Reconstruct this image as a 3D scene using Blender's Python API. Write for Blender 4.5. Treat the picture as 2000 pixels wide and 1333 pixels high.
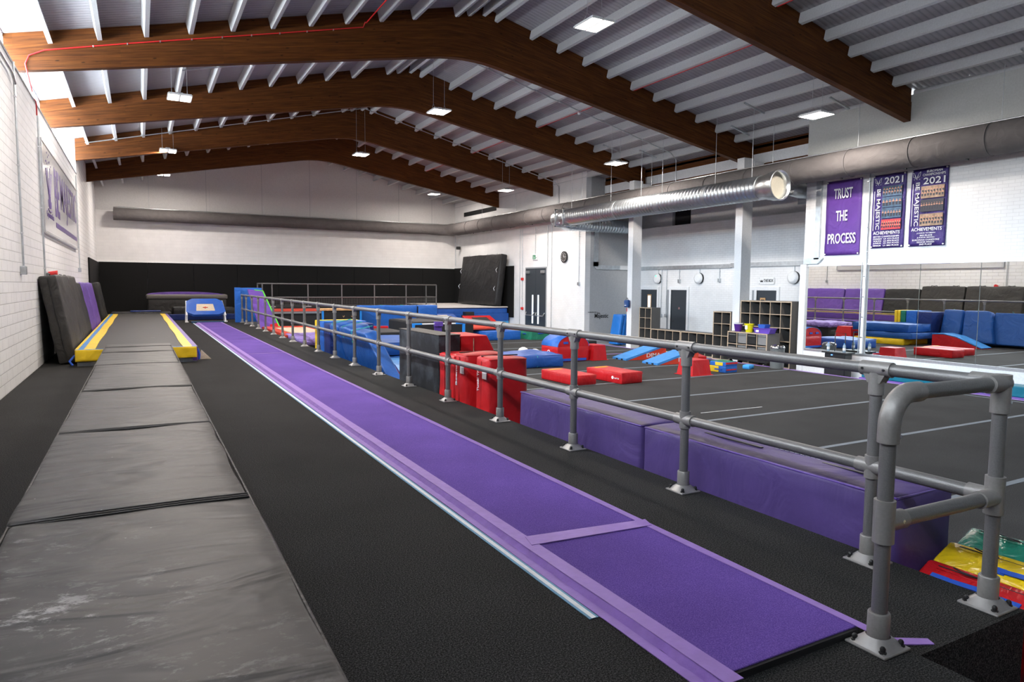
import bpy, bmesh, math, random
from mathutils import Vector, Matrix, noise
D = bpy.data
for o in list(D.objects): D.objects.remove(o)
SC = bpy.context.scene
COL = SC.collection
R = math.radians
rnd = random.Random(7)

# ------------------------------------------------------------------ camera
cam = D.cameras.new('camera'); co = D.objects.new('camera', cam); COL.objects.link(co)
cam.sensor_width = 36.0; cam.lens = 36.0 * 1327.7 / 2000.0; cam.clip_end = 300
yaw, pit, rol = R(28.6958), R(4.6253), R(.4402)
fw = Vector((math.sin(yaw)*math.cos(pit), math.cos(yaw)*math.cos(pit), -math.sin(pit)))
rt = Vector((math.cos(yaw), -math.sin(yaw), 0)); upv = rt.cross(fw)
rt2 = rt*math.cos(rol) + upv*math.sin(rol); up2 = -rt*math.sin(rol) + upv*math.cos(rol)
# image y axis points down in the calibration, so the roll sign is flipped for the up vector
rt2 = rt*math.cos(rol) - upv*math.sin(-rol)
m3 = Matrix((rt2, up2, -fw)).transposed()
co.matrix_world = Matrix.Translation((0, 0, 1.5)) @ m3.to_4x4()
SC.camera = co

# ------------------------------------------------------------------ world, view
W = D.worlds.new('sky'); SC.world = W; W.use_nodes = True
bg = W.node_tree.nodes['Background']; bg.inputs[0].default_value = (.72, .86, 1, 1); bg.inputs[1].default_value = 50.0
_tc = W.node_tree.nodes.new('ShaderNodeTexCoord'); _sp = W.node_tree.nodes.new('ShaderNodeSeparateXYZ'); _rp = W.node_tree.nodes.new('ShaderNodeValToRGB')
_mr = W.node_tree.nodes.new('ShaderNodeMapRange'); _mr.inputs[1].default_value = -1; _mr.inputs[2].default_value = 1
W.node_tree.links.new(_tc.outputs['Generated'], _sp.inputs[0]); W.node_tree.links.new(_sp.outputs['Z'], _mr.inputs[0]); W.node_tree.links.new(_mr.outputs[0], _rp.inputs[0]); W.node_tree.links.new(_rp.outputs[0], bg.inputs[0])
for _p, _c in ((0.0, (.75, .80, .85)), (.36, (.58, .63, .67)), (.46, (.13, .14, .15)), (.535, (.20, .22, .23)), (.58, (.68, .85, 1))):
    _e = _rp.color_ramp.elements.new(_p) if _p else _rp.color_ramp.elements[0]
    _e.color = (*_c, 1)      # bright ground and dim horizon band added to steer daylight, overcast sky above
SC.view_settings.view_transform = 'Standard'; SC.view_settings.look = 'None'
SC.view_settings.gamma = 1; SC.view_settings.use_curve_mapping = False
SC.view_settings.exposure = 0.40
LAMP_E = 30.0          # visible brightness of the lamp panels
LAMP_W = 168.0         # power of each lamp's downward beam
for (a, b) in ((-5, 3), (3, 9.6), (9.6, 15), (15, 20), (20, 25.1)):   # daylight portals in the clerestory openings
    l = D.lights.new('clerestory_daylight', 'AREA'); l.shape = 'RECTANGLE'; l.size = b-a; l.size_y = .9
    l.cycles.is_portal = True
    o = D.objects.new('clerestory_daylight', l); COL.objects.link(o)
    o.matrix_world = Matrix.Translation((-2.06, (a+b)/2, 5.3)) @ Matrix(((0, 0, -1), (1, 0, 0), (0, -1, 0))).to_4x4()

# ------------------------------------------------------------------ materials
MC = {}
def nodes(name):
    m = D.materials.new(name); m.use_nodes = True; nt = m.node_tree
    return m, nt, nt.nodes['Principled BSDF']
def N(nt, t, **k):
    n = nt.nodes.new(t)
    for a, b in k.items():
        if a.startswith('i_'): n.inputs[a[2:].replace('_', ' ')].default_value = b
        else: setattr(n, a, b)
    return n
def ramp(nt, fac, stops):
    r = nt.nodes.new('ShaderNodeValToRGB'); e = r.color_ramp.elements
    while len(e) < len(stops): e.new(.5)
    for i, (p, c) in enumerate(stops): e[i].position = p; e[i].color = (*c, 1)
    nt.links.new(fac, r.inputs[0]); return r
def bump(nt, b, h, st, dist=.02):
    n = nt.nodes.new('ShaderNodeBump'); n.inputs['Strength'].default_value = st; n.inputs['Distance'].default_value = dist
    nt.links.new(h, n.inputs['Height']); nt.links.new(n.outputs[0], b.inputs['Normal']); return n
def obc(nt, scale=(1, 1, 1)):
    t = nt.nodes.new('ShaderNodeTexCoord'); mp = nt.nodes.new('ShaderNodeMapping'); mp.inputs['Scale'].default_value = scale
    nt.links.new(t.outputs['Object'], mp.inputs[0]); return mp.outputs[0]
def plain(name, c, rough=.5, metal=0., var=.0, spec=.5, nb=0., ns=30):
    if name in MC: return MC[name]
    m, nt, b = nodes(name); b.inputs['Base Color'].default_value = (*c, 1); b.inputs['Roughness'].default_value = rough
    b.inputs['Metallic'].default_value = metal; b.inputs['Specular IOR Level'].default_value = spec
    n = N(nt, 'ShaderNodeTexNoise', i_Scale=ns, i_Detail=4.); nt.links.new(obc(nt), n.inputs['Vector'])
    v = max(var, .06); r = ramp(nt, n.outputs[0], [(.3, tuple(x*(1-v) for x in c)), (.7, tuple(min(1, x*(1+v)) for x in c))])
    nt.links.new(r.outputs[0], b.inputs['Base Color'])
    if nb: bump(nt, b, n.outputs[0], nb)
    MC[name] = m; return m
def vinyl(name, c, rough=.42, wr=.30, scale=2.0, var=.1, spec=.38):
    """wrinkled vinyl cloth"""
    if name in MC: return MC[name]
    m, nt, b = nodes(name); v = obc(nt)
    n1 = N(nt, 'ShaderNodeTexNoise', i_Scale=scale, i_Detail=3., i_Distortion=1.6); nt.links.new(v, n1.inputs['Vector'])
    n2 = N(nt, 'ShaderNodeTexNoise', i_Scale=240., i_Detail=2.); nt.links.new(v, n2.inputs['Vector'])
    r = ramp(nt, n1.outputs[0], [(.25, tuple(x*(1-var) for x in c)), (.75, tuple(min(1, x*(1+var)) for x in c))])
    nt.links.new(r.outputs[0], b.inputs['Base Color'])
    mx = N(nt, 'ShaderNodeMath', operation='MULTIPLY_ADD'); nt.links.new(n2.outputs[0], mx.inputs[0]); mx.inputs[1].default_value = .03
    nt.links.new(n1.outputs[0], mx.inputs[2])
    bump(nt, b, mx.outputs[0], wr, .12)
    b.inputs['Roughness'].default_value = rough; b.inputs['Specular IOR Level'].default_value = spec
    MC[name] = m; return m
def carpet(name, c, speck, scale=330, lo=.45, hi=.62):
    m, nt, b = nodes(name); v = obc(nt)
    n = N(nt, 'ShaderNodeTexNoise', i_Scale=float(scale), i_Detail=4., i_Roughness=.9); nt.links.new(v, n.inputs['Vector'])
    r = ramp(nt, n.outputs[0], [(lo, c), (hi, speck)])
    n2 = N(nt, 'ShaderNodeTexNoise', i_Scale=1.1, i_Detail=5.); nt.links.new(v, n2.inputs['Vector'])
    r2 = ramp(nt, n2.outputs[0], [(.3, (.82, .82, .82)), (.7, (1.12, 1.12, 1.12))])
    mx = N(nt, 'ShaderNodeMixRGB', blend_type='MULTIPLY'); mx.inputs[0].default_value = 1
    nt.links.new(r.outputs[0], mx.inputs[1]); nt.links.new(r2.outputs[0], mx.inputs[2]); nt.links.new(mx.outputs[0], b.inputs['Base Color'])
    n3 = N(nt, 'ShaderNodeTexNoise', i_Scale=float(scale*.7), i_Detail=2.); nt.links.new(v, n3.inputs['Vector'])
    bump(nt, b, n3.outputs[0], .22, .006); b.inputs['Roughness'].default_value = .95; b.inputs['Specular IOR Level'].default_value = .15
    return m
def brick(name, axis, c, mortar, rh, bw, st=.6, ms=.007):
    m, nt, b = nodes(name); t = N(nt, 'ShaderNodeTexCoord'); s = N(nt, 'ShaderNodeSeparateXYZ'); cb = N(nt, 'ShaderNodeCombineXYZ')
    nt.links.new(t.outputs['Object'], s.inputs[0]); nt.links.new(s.outputs[axis], cb.inputs[0]); nt.links.new(s.outputs['Z'], cb.inputs[1])
    k = N(nt, 'ShaderNodeTexBrick', i_Scale=1.0, i_Mortar_Size=ms, i_Mortar_Smooth=.4, i_Brick_Width=bw, i_Row_Height=rh)
    k.inputs['Color1'].default_value = (*c, 1); k.inputs['Color2'].default_value = (*[x*.975 for x in c], 1); k.inputs['Mortar'].default_value = (*mortar, 1)
    nt.links.new(cb.outputs[0], k.inputs['Vector'])
    n = N(nt, 'ShaderNodeTexNoise', i_Scale=2.5, i_Detail=6.); nt.links.new(t.outputs['Object'], n.inputs['Vector'])
    r2 = ramp(nt, n.outputs[0], [(.3, (.93, .93, .93)), (.7, (1, 1, 1))])
    mx = N(nt, 'ShaderNodeMixRGB', blend_type='MULTIPLY'); mx.inputs[0].default_value = 1
    nt.links.new(k.outputs['Color'], mx.inputs[1]); nt.links.new(r2.outputs[0], mx.inputs[2]); nt.links.new(mx.outputs[0], b.inputs['Base Color'])
    inv = N(nt, 'ShaderNodeMath', operation='SUBTRACT'); inv.inputs[0].default_value = 1; nt.links.new(k.outputs['Fac'], inv.inputs[1])
    n4 = N(nt, 'ShaderNodeTexNoise', i_Scale=60., i_Detail=4.); nt.links.new(t.outputs['Object'], n4.inputs['Vector'])
    ad = N(nt, 'ShaderNodeMath', operation='MULTIPLY_ADD'); nt.links.new(n4.outputs[0], ad.inputs[0]); ad.inputs[1].default_value = .35; nt.links.new(inv.outputs[0], ad.inputs[2])
    bump(nt, b, ad.outputs[0], st, .012); b.inputs['Roughness'].default_value = .55
    return m

M_carpet = carpet('black_speckled_carpet', (.0045, .0046, .005), (.15, .147, .14), 140, .47, .74)
M_floor = carpet('grey_sprung_floor_carpet', (.018, .0185, .019), (.13, .13, .13), 140, .42, .76)
M_runway = carpet('purple_runway_carpet', (.095, .050, .27), (.21, .12, .44), 170)
M_brickL = brick('painted_block_long_wall', 'Y', (.86, .86, .855), (.66, .66, .65), .15, .45, .8, .006)
M_brickR = brick('painted_brick_side_wall', 'Y', (.86, .86, .86), (.74, .74, .74), .075, .225, .5, .004)
M_brickX = brick('painted_brick_cross_wall', 'X', (.84, .83, .82), (.74, .73, .72), .15, .45, .45, .004)
M_plaster = plain('painted_plaster', (.72, .73, .74), .6, nb=.06, ns=18)
M_white = plain('white_paint', (.82, .83, .84), .45)
M_purlin = plain('off_white_purlin_paint', (.60, .61, .62), .5)
M_greywall = plain('grey_paint', (.46, .47, .48), .6, nb=.05, ns=20)
M_galv = plain('galvanised_steel', (.55, .58, .60), .38, .85, .12, ns=9)
M_alu = plain('brushed_aluminium', (.72, .73, .75), .3, .9)
M_pipe = plain('grey_painted_pipe', (.165, .163, .160), .38, .35, .10, nb=.12, ns=160)
M_fit = plain('cast_grey_fitting', (.235, .225, .215), .42, .3, .05, nb=.05, ns=90)
M_flange = plain('cast_aluminium_flange', (.30, .29, .28), .42, .4, .06)
M_blackp = plain('black_plastic', (.012, .012, .013), .4)
M_dark = plain('dark_void', (.006, .006, .007), .8)
M_door = plain('anthracite_door', (.036, .045, .055), .38)
M_frame = plain('door_lining_grey', (.30, .32, .34), .45)
M_red = vinyl('red_vinyl', (.52, .010, .014))
M_redt = vinyl('orange_red_vinyl', (.66, .06, .03))
M_blue = vinyl('blue_vinyl', (.016, .082, .34))
M_blue2 = vinyl('mid_blue_vinyl', (.02, .13, .50))
M_sky = vinyl('light_blue_vinyl', (.06, .27, .66), .28)
M_navy = vinyl('navy_vinyl', (.012, .03, .15))
M_yel = vinyl('yellow_vinyl', (.83, .56, .02))
M_grn = vinyl('green_vinyl', (.01, .17, .10))
M_pur = vinyl('purple_vinyl', (.15, .075, .37), .38)
M_purd = vinyl('dark_purple_vinyl', (.10, .05, .30), .4)
M_lil = vinyl('lilac_vinyl', (.27, .19, .52), .33, .7, 4.)
M_blk = vinyl('charcoal_vinyl', (.014, .014, .015), .5, .35, 2.)
M_char = vinyl('dark_grey_vinyl', (.034, .032, .030), .5, .3, 3.)
M_blkpad = plain('black_wall_pad', (.006, .006, .006), .8, spec=.25)
M_cream = plain('cream_webbing', (.62, .52, .38), .7, var=.15)
M_blacknet = plain('black_side_panel', (.008, .008, .009), .7)
M_tape = plain('blue_grey_tape', (.17, .20, .23), .7)
M_tapew = plain('white_tape', (.80, .84, .84), .6)
M_tapeb = plain('blue_tape', (.12, .30, .46), .6)
M_tapep = plain('lilac_tape', (.30, .17, .52), .55, nb=.3, ns=14)
M_tapepd = plain('shaded_lilac_tape', (.24, .12, .45), .55, nb=.3, ns=14)  # same tape, darkened in colour to stand for shade in the crinkled fold
M_shelf = plain('grey_shelf_board', (.13, .125, .118), .55)
M_oak = plain('pale_wood_edge', (.52, .40, .28), .5, var=.15, ns=12)
M_wood = plain('pale_bench_wood', (.62, .36, .16), .5, var=.2, ns=8)
M_txw = plain('white_lettering', (.82, .82, .84), .5)
M_txp = plain('purple_lettering', (.10, .055, .22), .4)
M_txk = plain('black_lettering', (.012, .012, .012), .5)
M_strap = plain('royal_blue_strap', (.015, .09, .50), .6, nb=.2, ns=200)
M_teal = plain('teal_cord', (.01, .40, .32), .5)
M_redc = plain('red_cable', (.62, .02, .02), .45)
M_chalkw = plain('white_foam', (.75, .74, .72), .8)
M_banP = vinyl('purple_banner_cloth', (.11, .04, .27), .5, .25, 2.5)
M_banN = vinyl('indigo_banner_cloth', (.05, .028, .17), .45, .35, 3.)
M_sign = plain('glossy_white_sign', (.55, .55, .56), .2)
M_skin = plain('warm_photo_print', (.50, .25, .16), .5, var=.2)
M_bodyk = plain('dark_photo_print', (.02, .02, .035), .5)
M_pteal = plain('blue_photo_print', (.05, .10, .17), .5, var=.4, ns=14)
M_pred = plain('red_photo_print', (.5, .04, .05), .5, var=.3)
M_ptan = plain('tan_photo_print', (.30, .20, .13), .5, var=.4, ns=14)
M_glowg = None
def emis(name, c, s):
    m = D.materials.new(name); m.use_nodes = True; nt = m.node_tree; nt.nodes.clear()
    e = nt.nodes.new('ShaderNodeEmission'); e.inputs[0].default_value = (*c, 1); e.inputs[1].default_value = s
    o = nt.nodes.new('ShaderNodeOutputMaterial'); nt.links.new(e.outputs[0], o.inputs[0]); return m
M_lamp = emis('lit_led_panel', (1, .88, .76), LAMP_E)
M_green = emis('green_indicator', (.05, 1, .3), 3)
M_slit = emis('daylit_door_glass', (.80, .90, 1), 1.6)
m, nt, b = nodes('mirror_silver'); b.inputs['Metallic'].default_value = 1; b.inputs['Roughness'].default_value = .006; b.inputs['Base Color'].default_value = (.86, .90, .90, 1); M_mirror = m
m, nt, b = nodes('thin_clear_glazing'); nt.nodes.remove(b)
tr = nt.nodes.new('ShaderNodeBsdfTransparent'); gl = nt.nodes.new('ShaderNodeBsdfGlossy'); gl.inputs['Roughness'].default_value = .05
mx = nt.nodes.new('ShaderNodeMixShader'); mx.inputs[0].default_value = .06; out = nt.nodes['Material Output']
nt.links.new(tr.outputs[0], mx.inputs[1]); nt.links.new(gl.outputs[0], mx.inputs[2]); nt.links.new(mx.outputs[0], out.inputs[0]); M_glass = m
m, nt, b = nodes('bottle_plastic'); b.inputs['Base Color'].default_value = (.55, .72, .85, 1); b.inputs['Roughness'].default_value = .15; b.inputs['Transmission Weight'].default_value = .6; M_bottle = m

# corrugated white roof sheet
m, nt, b = nodes('ribbed_white_roof_sheet'); t = N(nt, 'ShaderNodeTexCoord')
w = N(nt, 'ShaderNodeTexWave', i_Scale=2.6, i_Distortion=0.); w.bands_direction = 'Y'; nt.links.new(t.outputs['Object'], w.inputs['Vector'])
r = ramp(nt, w.outputs['Fac'], [(.0, (.30, .30, .32)), (.25, (.40, .395, .42)), (1, (.42, .415, .44))]); nt.links.new(r.outputs[0], b.inputs['Base Color'])
bump(nt, b, w.outputs['Fac'], .35, .02); b.inputs['Roughness'].default_value = .45; M_roof = m

# laminated stained timber: UV u runs along the beam, v across the laminations (metres)
m, nt, b = nodes('stained_laminated_timber'); t = N(nt, 'ShaderNodeTexCoord'); mp = N(nt, 'ShaderNodeMapping'); mp.inputs['Scale'].default_value = (.9, 20, 1)
nt.links.new(t.outputs['UV'], mp.inputs[0])
n = N(nt, 'ShaderNodeTexNoise', i_Scale=1.6, i_Detail=7., i_Roughness=.62, i_Distortion=.3); nt.links.new(mp.outputs[0], n.inputs['Vector'])
r = ramp(nt, n.outputs[0], [(.25, (.042, .011, .002)), (.48, (.100, .030, .005)), (.62, (.135, .045, .007)), (.8, (.19, .070, .012))])
mp2 = N(nt, 'ShaderNodeMapping'); mp2.inputs['Scale'].default_value = (.55, 22., 1); nt.links.new(t.outputs['UV'], mp2.inputs[0])
wn = N(nt, 'ShaderNodeTexWhiteNoise'); wn.noise_dimensions = '2D'; fl = N(nt, 'ShaderNodeVectorMath', operation='FLOOR'); nt.links.new(mp2.outputs[0], fl.inputs[0]); nt.links.new(fl.outputs[0], wn.inputs['Vector'])
rr = ramp(nt, wn.outputs['Value'], [(0, (.78, .77, .75)), (1, (1.1, 1.1, 1.1))])
mx = N(nt, 'ShaderNodeMixRGB', blend_type='MULTIPLY'); mx.inputs[0].default_value = 1; nt.links.new(r.outputs[0], mx.inputs[1]); nt.links.new(rr.outputs[0], mx.inputs[2])
mp3 = N(nt, 'ShaderNodeMapping'); mp3.inputs['Scale'].default_value = (1.6, 5, 1); nt.links.new(t.outputs['UV'], mp3.inputs[0])
vo = N(nt, 'ShaderNodeTexVoronoi', i_Scale=1.5); nt.links.new(mp3.outputs[0], vo.inputs['Vector'])
rk = ramp(nt, vo.outputs['Distance'], [(.05, (.12, .10, .10)), (.11, (1, 1, 1))])
mx2 = N(nt, 'ShaderNodeMixRGB', blend_type='MULTIPLY'); mx2.inputs[0].default_value = .85; nt.links.new(mx.outputs[0], mx2.inputs[1]); nt.links.new(rk.outputs[0], mx2.inputs[2])
nt.links.new(mx2.outputs[0], b.inputs['Base Color']); b.inputs['Roughness'].default_value = .6; b.inputs['Specular IOR Level'].default_value = .2; bump(nt, b, n.outputs[0], .1, .01); M_timber = m

# chalky grey vinyl of the run-up mats
m, nt, b = nodes('chalk_dusted_grey_vinyl'); v = obc(nt)
n1 = N(nt, 'ShaderNodeTexNoise', i_Scale=1.5, i_Detail=2.5, i_Distortion=1.2)
mpa = N(nt, 'ShaderNodeMapping'); mpa.inputs['Scale'].default_value = (.7, 1.9, 1); mpa.inputs['Rotation'].default_value = (0, 0, .35)
nt.links.new(v, mpa.inputs[0]); nt.links.new(mpa.outputs[0], n1.inputs['Vector'])
mpb = N(nt, 'ShaderNodeMapping'); mpb.inputs['Scale'].default_value = (5, 9, 1); mpb.inputs['Rotation'].default_value = (0, 0, .9); nt.links.new(v, mpb.inputs[0])
n2 = N(nt, 'ShaderNodeTexNoise', i_Scale=1.5, i_Detail=10., i_Roughness=.78, i_Distortion=.25); nt.links.new(mpb.outputs[0], n2.inputs['Vector'])
c1 = ramp(nt, n2.outputs[0], [(.53, (0, 0, 0)), (.62, (1, 1, 1))])
n3 = N(nt, 'ShaderNodeTexNoise', i_Scale=2.3, i_Detail=3.); nt.links.new(v, n3.inputs['Vector']); c3 = ramp(nt, n3.outputs[0], [(.42, (.12, .12, .12)), (.62, (1, 1, 1))])
sx = N(nt, 'ShaderNodeSeparateXYZ'); nt.links.new(v, sx.inputs[0])
my = N(nt, 'ShaderNodeMapRange'); my.inputs[1].default_value = 4.2; my.inputs[2].default_value = 1.6; my.inputs[3].default_value = .05; my.inputs[4].default_value = 1.0; nt.links.new(sx.outputs['Y'], my.inputs[0])
mxx = N(nt, 'ShaderNodeMapRange'); mxx.inputs[1].default_value = .25; mxx.inputs[2].default_value = -.5; mxx.inputs[3].default_value = .18; mxx.inputs[4].default_value = 1.25; nt.links.new(sx.outputs['X'], mxx.inputs[0])
a1 = N(nt, 'ShaderNodeMath', operation='MULTIPLY'); nt.links.new(my.outputs[0], a1.inputs[0]); nt.links.new(mxx.outputs[0], a1.inputs[1])
a0 = N(nt, 'ShaderNodeMath', operation='MULTIPLY'); nt.links.new(c3.outputs[0], a0.inputs[0]); nt.links.new(c1.outputs[0], a0.inputs[1])
a2 = N(nt, 'ShaderNodeMath', operation='MULTIPLY'); nt.links.new(a1.outputs[0], a2.inputs[0]); nt.links.new(a0.outputs[0], a2.inputs[1])
sp = N(nt, 'ShaderNodeTexVoronoi', i_Scale=7.); nt.links.new(v, sp.inputs['Vector']); sp2 = ramp(nt, sp.outputs['Distance'], [(.025, (1, 1, 1)), (.045, (0, 0, 0))])
a3 = N(nt, 'ShaderNodeMath', operation='MULTIPLY_ADD', use_clamp=True); nt.links.new(sp2.outputs[0], a3.inputs[0]); a3.inputs[1].default_value = .55; nt.links.new(a2.outputs[0], a3.inputs[2])
mg = N(nt, 'ShaderNodeMixRGB'); mg.inputs[1].default_value = (.050, .0485, .0465, 1); mg.inputs[2].default_value = (.72, .71, .70, 1); nt.links.new(a3.outputs[0], mg.inputs[0])
nt.links.new(mg.outputs[0], b.inputs['Base Color']); bump(nt, b, n1.outputs[0], .30, .14); b.inputs['Roughness'].default_value = .5; b.inputs['Specular IOR Level'].default_value = .35; M_grey = m

# scuffed black board and dusty black bed
def scuffed(name, base, dust, lo, hi, sc):
    m, nt, b = nodes(name); v = obc(nt); n = N(nt, 'ShaderNodeTexNoise', i_Scale=sc, i_Detail=8., i_Roughness=.68); nt.links.new(v, n.inputs['Vector'])
    r = ramp(nt, n.outputs[0], [(lo, base), (hi, dust)]); nt.links.new(r.outputs[0], b.inputs['Base Color']); b.inputs['Roughness'].default_value = .6; return m
M_slab = scuffed('scuffed_black_vinyl', (.008, .009, .012), (.10, .12, .14), .48, .82, 2.4)
M_bed = scuffed('dusty_black_bed', (.026, .025, .024), (.22, .22, .21), .62, .85, 6)

# ------------------------------------------------------------------ geometry helpers
def box(bm, x0, x1, y0, y1, z0, z1, bev=0.):
    r = bmesh.ops.create_cube(bm, size=1); vs = r['verts']
    for v in vs: v.co = Vector(((x0+x1)/2+v.co.x*(x1-x0), (y0+y1)/2+v.co.y*(y1-y0), (z0+z1)/2+v.co.z*(z1-z0)))
    if bev:
        es = set(); [es.update(v.link_edges) for v in vs]
        bmesh.ops.bevel(bm, geom=list(es), offset=bev, segments=2, affect='EDGES', profile=.5)
    return bm
def B(*a, bev=0.):
    return box(bmesh.new(), *a, bev=bev)
def tube(bm, pts, r, n=12, cap=True, rz=None):
    """swept tube with parallel frames; r scalar or list"""
    pts = [Vector(p) for p in pts]; rings = []; up = None
    for i, p in enumerate(pts):
        d = (pts[min(i+1, len(pts)-1)] - pts[max(i-1, 0)]).normalized()
        if up is None: up = Vector((0, 0, 1)) if abs(d.z) < .9 else Vector((0, 1, 0))
        s = d.cross(up).normalized(); up = s.cross(d).normalized()
        rr = r[i] if isinstance(r, (list, tuple)) else r; rv = rz[i] if isinstance(rz, (list, tuple)) else (rz or rr)
        rings.append([bm.verts.new(p + s*math.cos(2*math.pi*k/n)*rr + up*math.sin(2*math.pi*k/n)*rv) for k in range(n)])
    for a, b_ in zip(rings, rings[1:]):
        for k in range(n):
            f = bm.faces.new((a[k], a[(k+1) % n], b_[(k+1) % n], b_[k])); f.smooth = True
    if cap:
        for f in (bm.faces.new(rings[0][::-1]), bm.faces.new(rings[-1])):
            for e in f.edges: e.smooth = False
    return bm
def TB(pts, r, n=12, **k): return tube(bmesh.new(), pts, r, n, **k)
def lathe(bm, prof, c=(0, 0, 0), n=20, cap=True):
    rings = [[bm.verts.new((c[0]+r*math.cos(2*math.pi*k/n), c[1]+r*math.sin(2*math.pi*k/n), c[2]+z)) for k in range(n)] for r, z in prof]
    for a, b_ in zip(rings, rings[1:]):
        for k in range(n):
            f = bm.faces.new((a[k], a[(k+1) % n], b_[(k+1) % n], b_[k])); f.smooth = True
    if cap:
        for f in (bm.faces.new(rings[0][::-1]), bm.faces.new(rings[-1])):
            for e in f.edges: e.smooth = False
    for i in range(1, len(prof)-1):
        a = math.atan2(prof[i][1]-prof[i-1][1], prof[i][0]-prof[i-1][0]); b_ = math.atan2(prof[i+1][1]-prof[i][1], prof[i+1][0]-prof[i][0])
        if abs((b_-a+math.pi) % (2*math.pi)-math.pi) > R(38):
            for k in range(n):
                e = bm.edges.get((rings[i][k], rings[i][(k+1) % n]))
                if e: e.smooth = False
    return bm
def prism(bm, prof, axis, a, b_, bev=0.):
    """profile in the two other axes, extruded along axis from a to b"""
    def mk(p, t):
        if axis == 'x': return Vector((t, p[0], p[1]))
        if axis == 'y': return Vector((p[0], t, p[1]))
        return Vector((p[0], p[1], t))
    A = [bm.verts.new(mk(p, a)) for p in prof]; Bv = [bm.verts.new(mk(p, b_)) for p in prof]; n = len(prof)
    fs = [bm.faces.new(A), bm.faces.new(Bv[::-1])] + [bm.faces.new((A[i], Bv[i], Bv[(i+1) % n], A[(i+1) % n])) for i in range(n)]
    bmesh.ops.recalc_face_normals(bm, faces=fs)
    if bev:
        es = set(); [es.update(v.link_edges) for v in A+Bv]
        bmesh.ops.bevel(bm, geom=list(es), offset=bev, segments=2, affect='EDGES', profile=.5)
    return bm
def PR(prof, axis, a, b_, bev=0.): return prism(bmesh.new(), prof, axis, a, b_, bev)
def soft(L, Wd, H, r=.03, n=10, bulge=.012, amp=.008, seed=0, bm=None, fr=2.2):
    """rounded, slightly puffed cushion block, base centre at origin"""
    bm = bm or bmesh.new()
    def ax(h, k):
        a = [-h, -h+r*.35, -h+r]; a += [-h+r+(2*h-2*r)*i/k for i in range(1, k)]; a += [h-r, h-r*.35, h]; return a
    k = lambda d: max(2, min(n*2, int(n*d/max(L, Wd, H))+1))
    X, Y, Z = ax(L/2, k(L)), ax(Wd/2, k(Wd)), ax(H/2, k(H)); vd = {}
    def V(i, j, q):
        key = (i, j, q)
        if key in vd: return vd[key]
        p = Vector((X[i], Y[j], Z[q])); inn = Vector((max(-L/2+r, min(L/2-r, p.x)), max(-Wd/2+r, min(Wd/2-r, p.y)), max(-H/2+r, min(H/2-r, p.z))))
        d = p-inn
        if d.length > 1e-6: p = inn + d.normalized()*r; nn = d.normalized()
        else: nn = Vector((0, 0, 1))
        u, v_, w_ = 1-(2*p.x/L)**2, 1-(2*p.y/Wd)**2, 1-(2*p.z/H)**2
        if abs(nn.z) > .5: p.z += math.copysign(1, nn.z)*bulge*max(0, u)**.5*max(0, v_)**.5 if p.z > 0 else 0
        elif abs(nn.x) > .5: p.x += math.copysign(bulge, nn.x)*max(0, v_)**.5*max(0, w_)**.5
        else: p.y += math.copysign(bulge, nn.y)*max(0, u)**.5*max(0, w_)**.5
        q3 = Vector((p.x*fr+seed*3.1, p.y*fr+seed, p.z*fr)); s = noise.noise(q3)*amp
        if p.z > -H/2+.01 or abs(nn.z) < .5: p += nn*s
        p.z = max(p.z, -H/2) + H/2
        vd[key] = bm.verts.new(p); return vd[key]
    nx, ny, nz = len(X)-1, len(Y)-1, len(Z)-1
    def F(*a):
        f = bm.faces.new(a); f.smooth = True
    for i in range(nx):
        for j in range(ny):
            F(V(i, j, nz), V(i+1, j, nz), V(i+1, j+1, nz), V(i, j+1, nz)); F(V(i, j+1, 0), V(i+1, j+1, 0), V(i+1, j, 0), V(i, j, 0))
    for i in range(nx):
        for q in range(nz):
            F(V(i, 0, q), V(i+1, 0, q), V(i+1, 0, q+1), V(i, 0, q+1)); F(V(i, ny, q+1), V(i+1, ny, q+1), V(i+1, ny, q), V(i, ny, q))
    for j in range(ny):
        for q in range(nz):
            F(V(0, j, q+1), V(0, j+1, q+1), V(0, j+1, q), V(0, j, q)); F(V(nx, j, q), V(nx, j+1, q), V(nx, j+1, q+1), V(nx, j, q+1))
    return bm
def xf(bm, loc=(0, 0, 0), rot=None):
    mt = Matrix.Translation(loc)
    if rot: mt = mt @ Matrix.Rotation(rot[2], 4, 'Z') @ Matrix.Rotation(rot[1], 4, 'Y') @ Matrix.Rotation(rot[0], 4, 'X')
    bmesh.ops.transform(bm, matrix=mt, verts=bm.verts); return bm

def link(name, bm, m, parent=None, loc=None):
    me = D.meshes.new(name)
    if loc is not None: bmesh.ops.translate(bm, vec=-Vector(loc), verts=bm.verts)
    bm.to_mesh(me); bm.free(); me.materials.append(m)
    o = D.objects.new(name, me); COL.objects.link(o)
    if loc is not None: o.location = loc
    if parent: o.parent = parent
    return o
def tag(o, label, cat, group=None, kind=None):
    if label: o['label'] = label
    if cat: o['category'] = cat
    if group: o['group'] = group
    if kind: o['kind'] = kind
    return o
def T(name, label, cat, loc=(0, 0, 0), rz=0, group=None, rot=None):
    o = D.objects.new(name, None); COL.objects.link(o); o.location = loc; o.rotation_euler = rot or (0, 0, rz); o.empty_display_size = .1
    return tag(o, label, cat, group)
def P(name, bm, m, parent, label=None):
    o = link(name, bm, m, parent)
    if label: o['label'] = label
    return o
def S(name, bm, m, parent=None):
    o = link(name, bm, m, parent)
    if not parent: o['kind'] = 'structure'
    return o
def Mx(name, bm, m, label, cat, loc=(0, 0, 0), rot=(0, 0, 0), group=None):
    o = link(name, bm, m); o.location = loc; o.rotation_euler = rot; return tag(o, label, cat, group)
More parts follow.
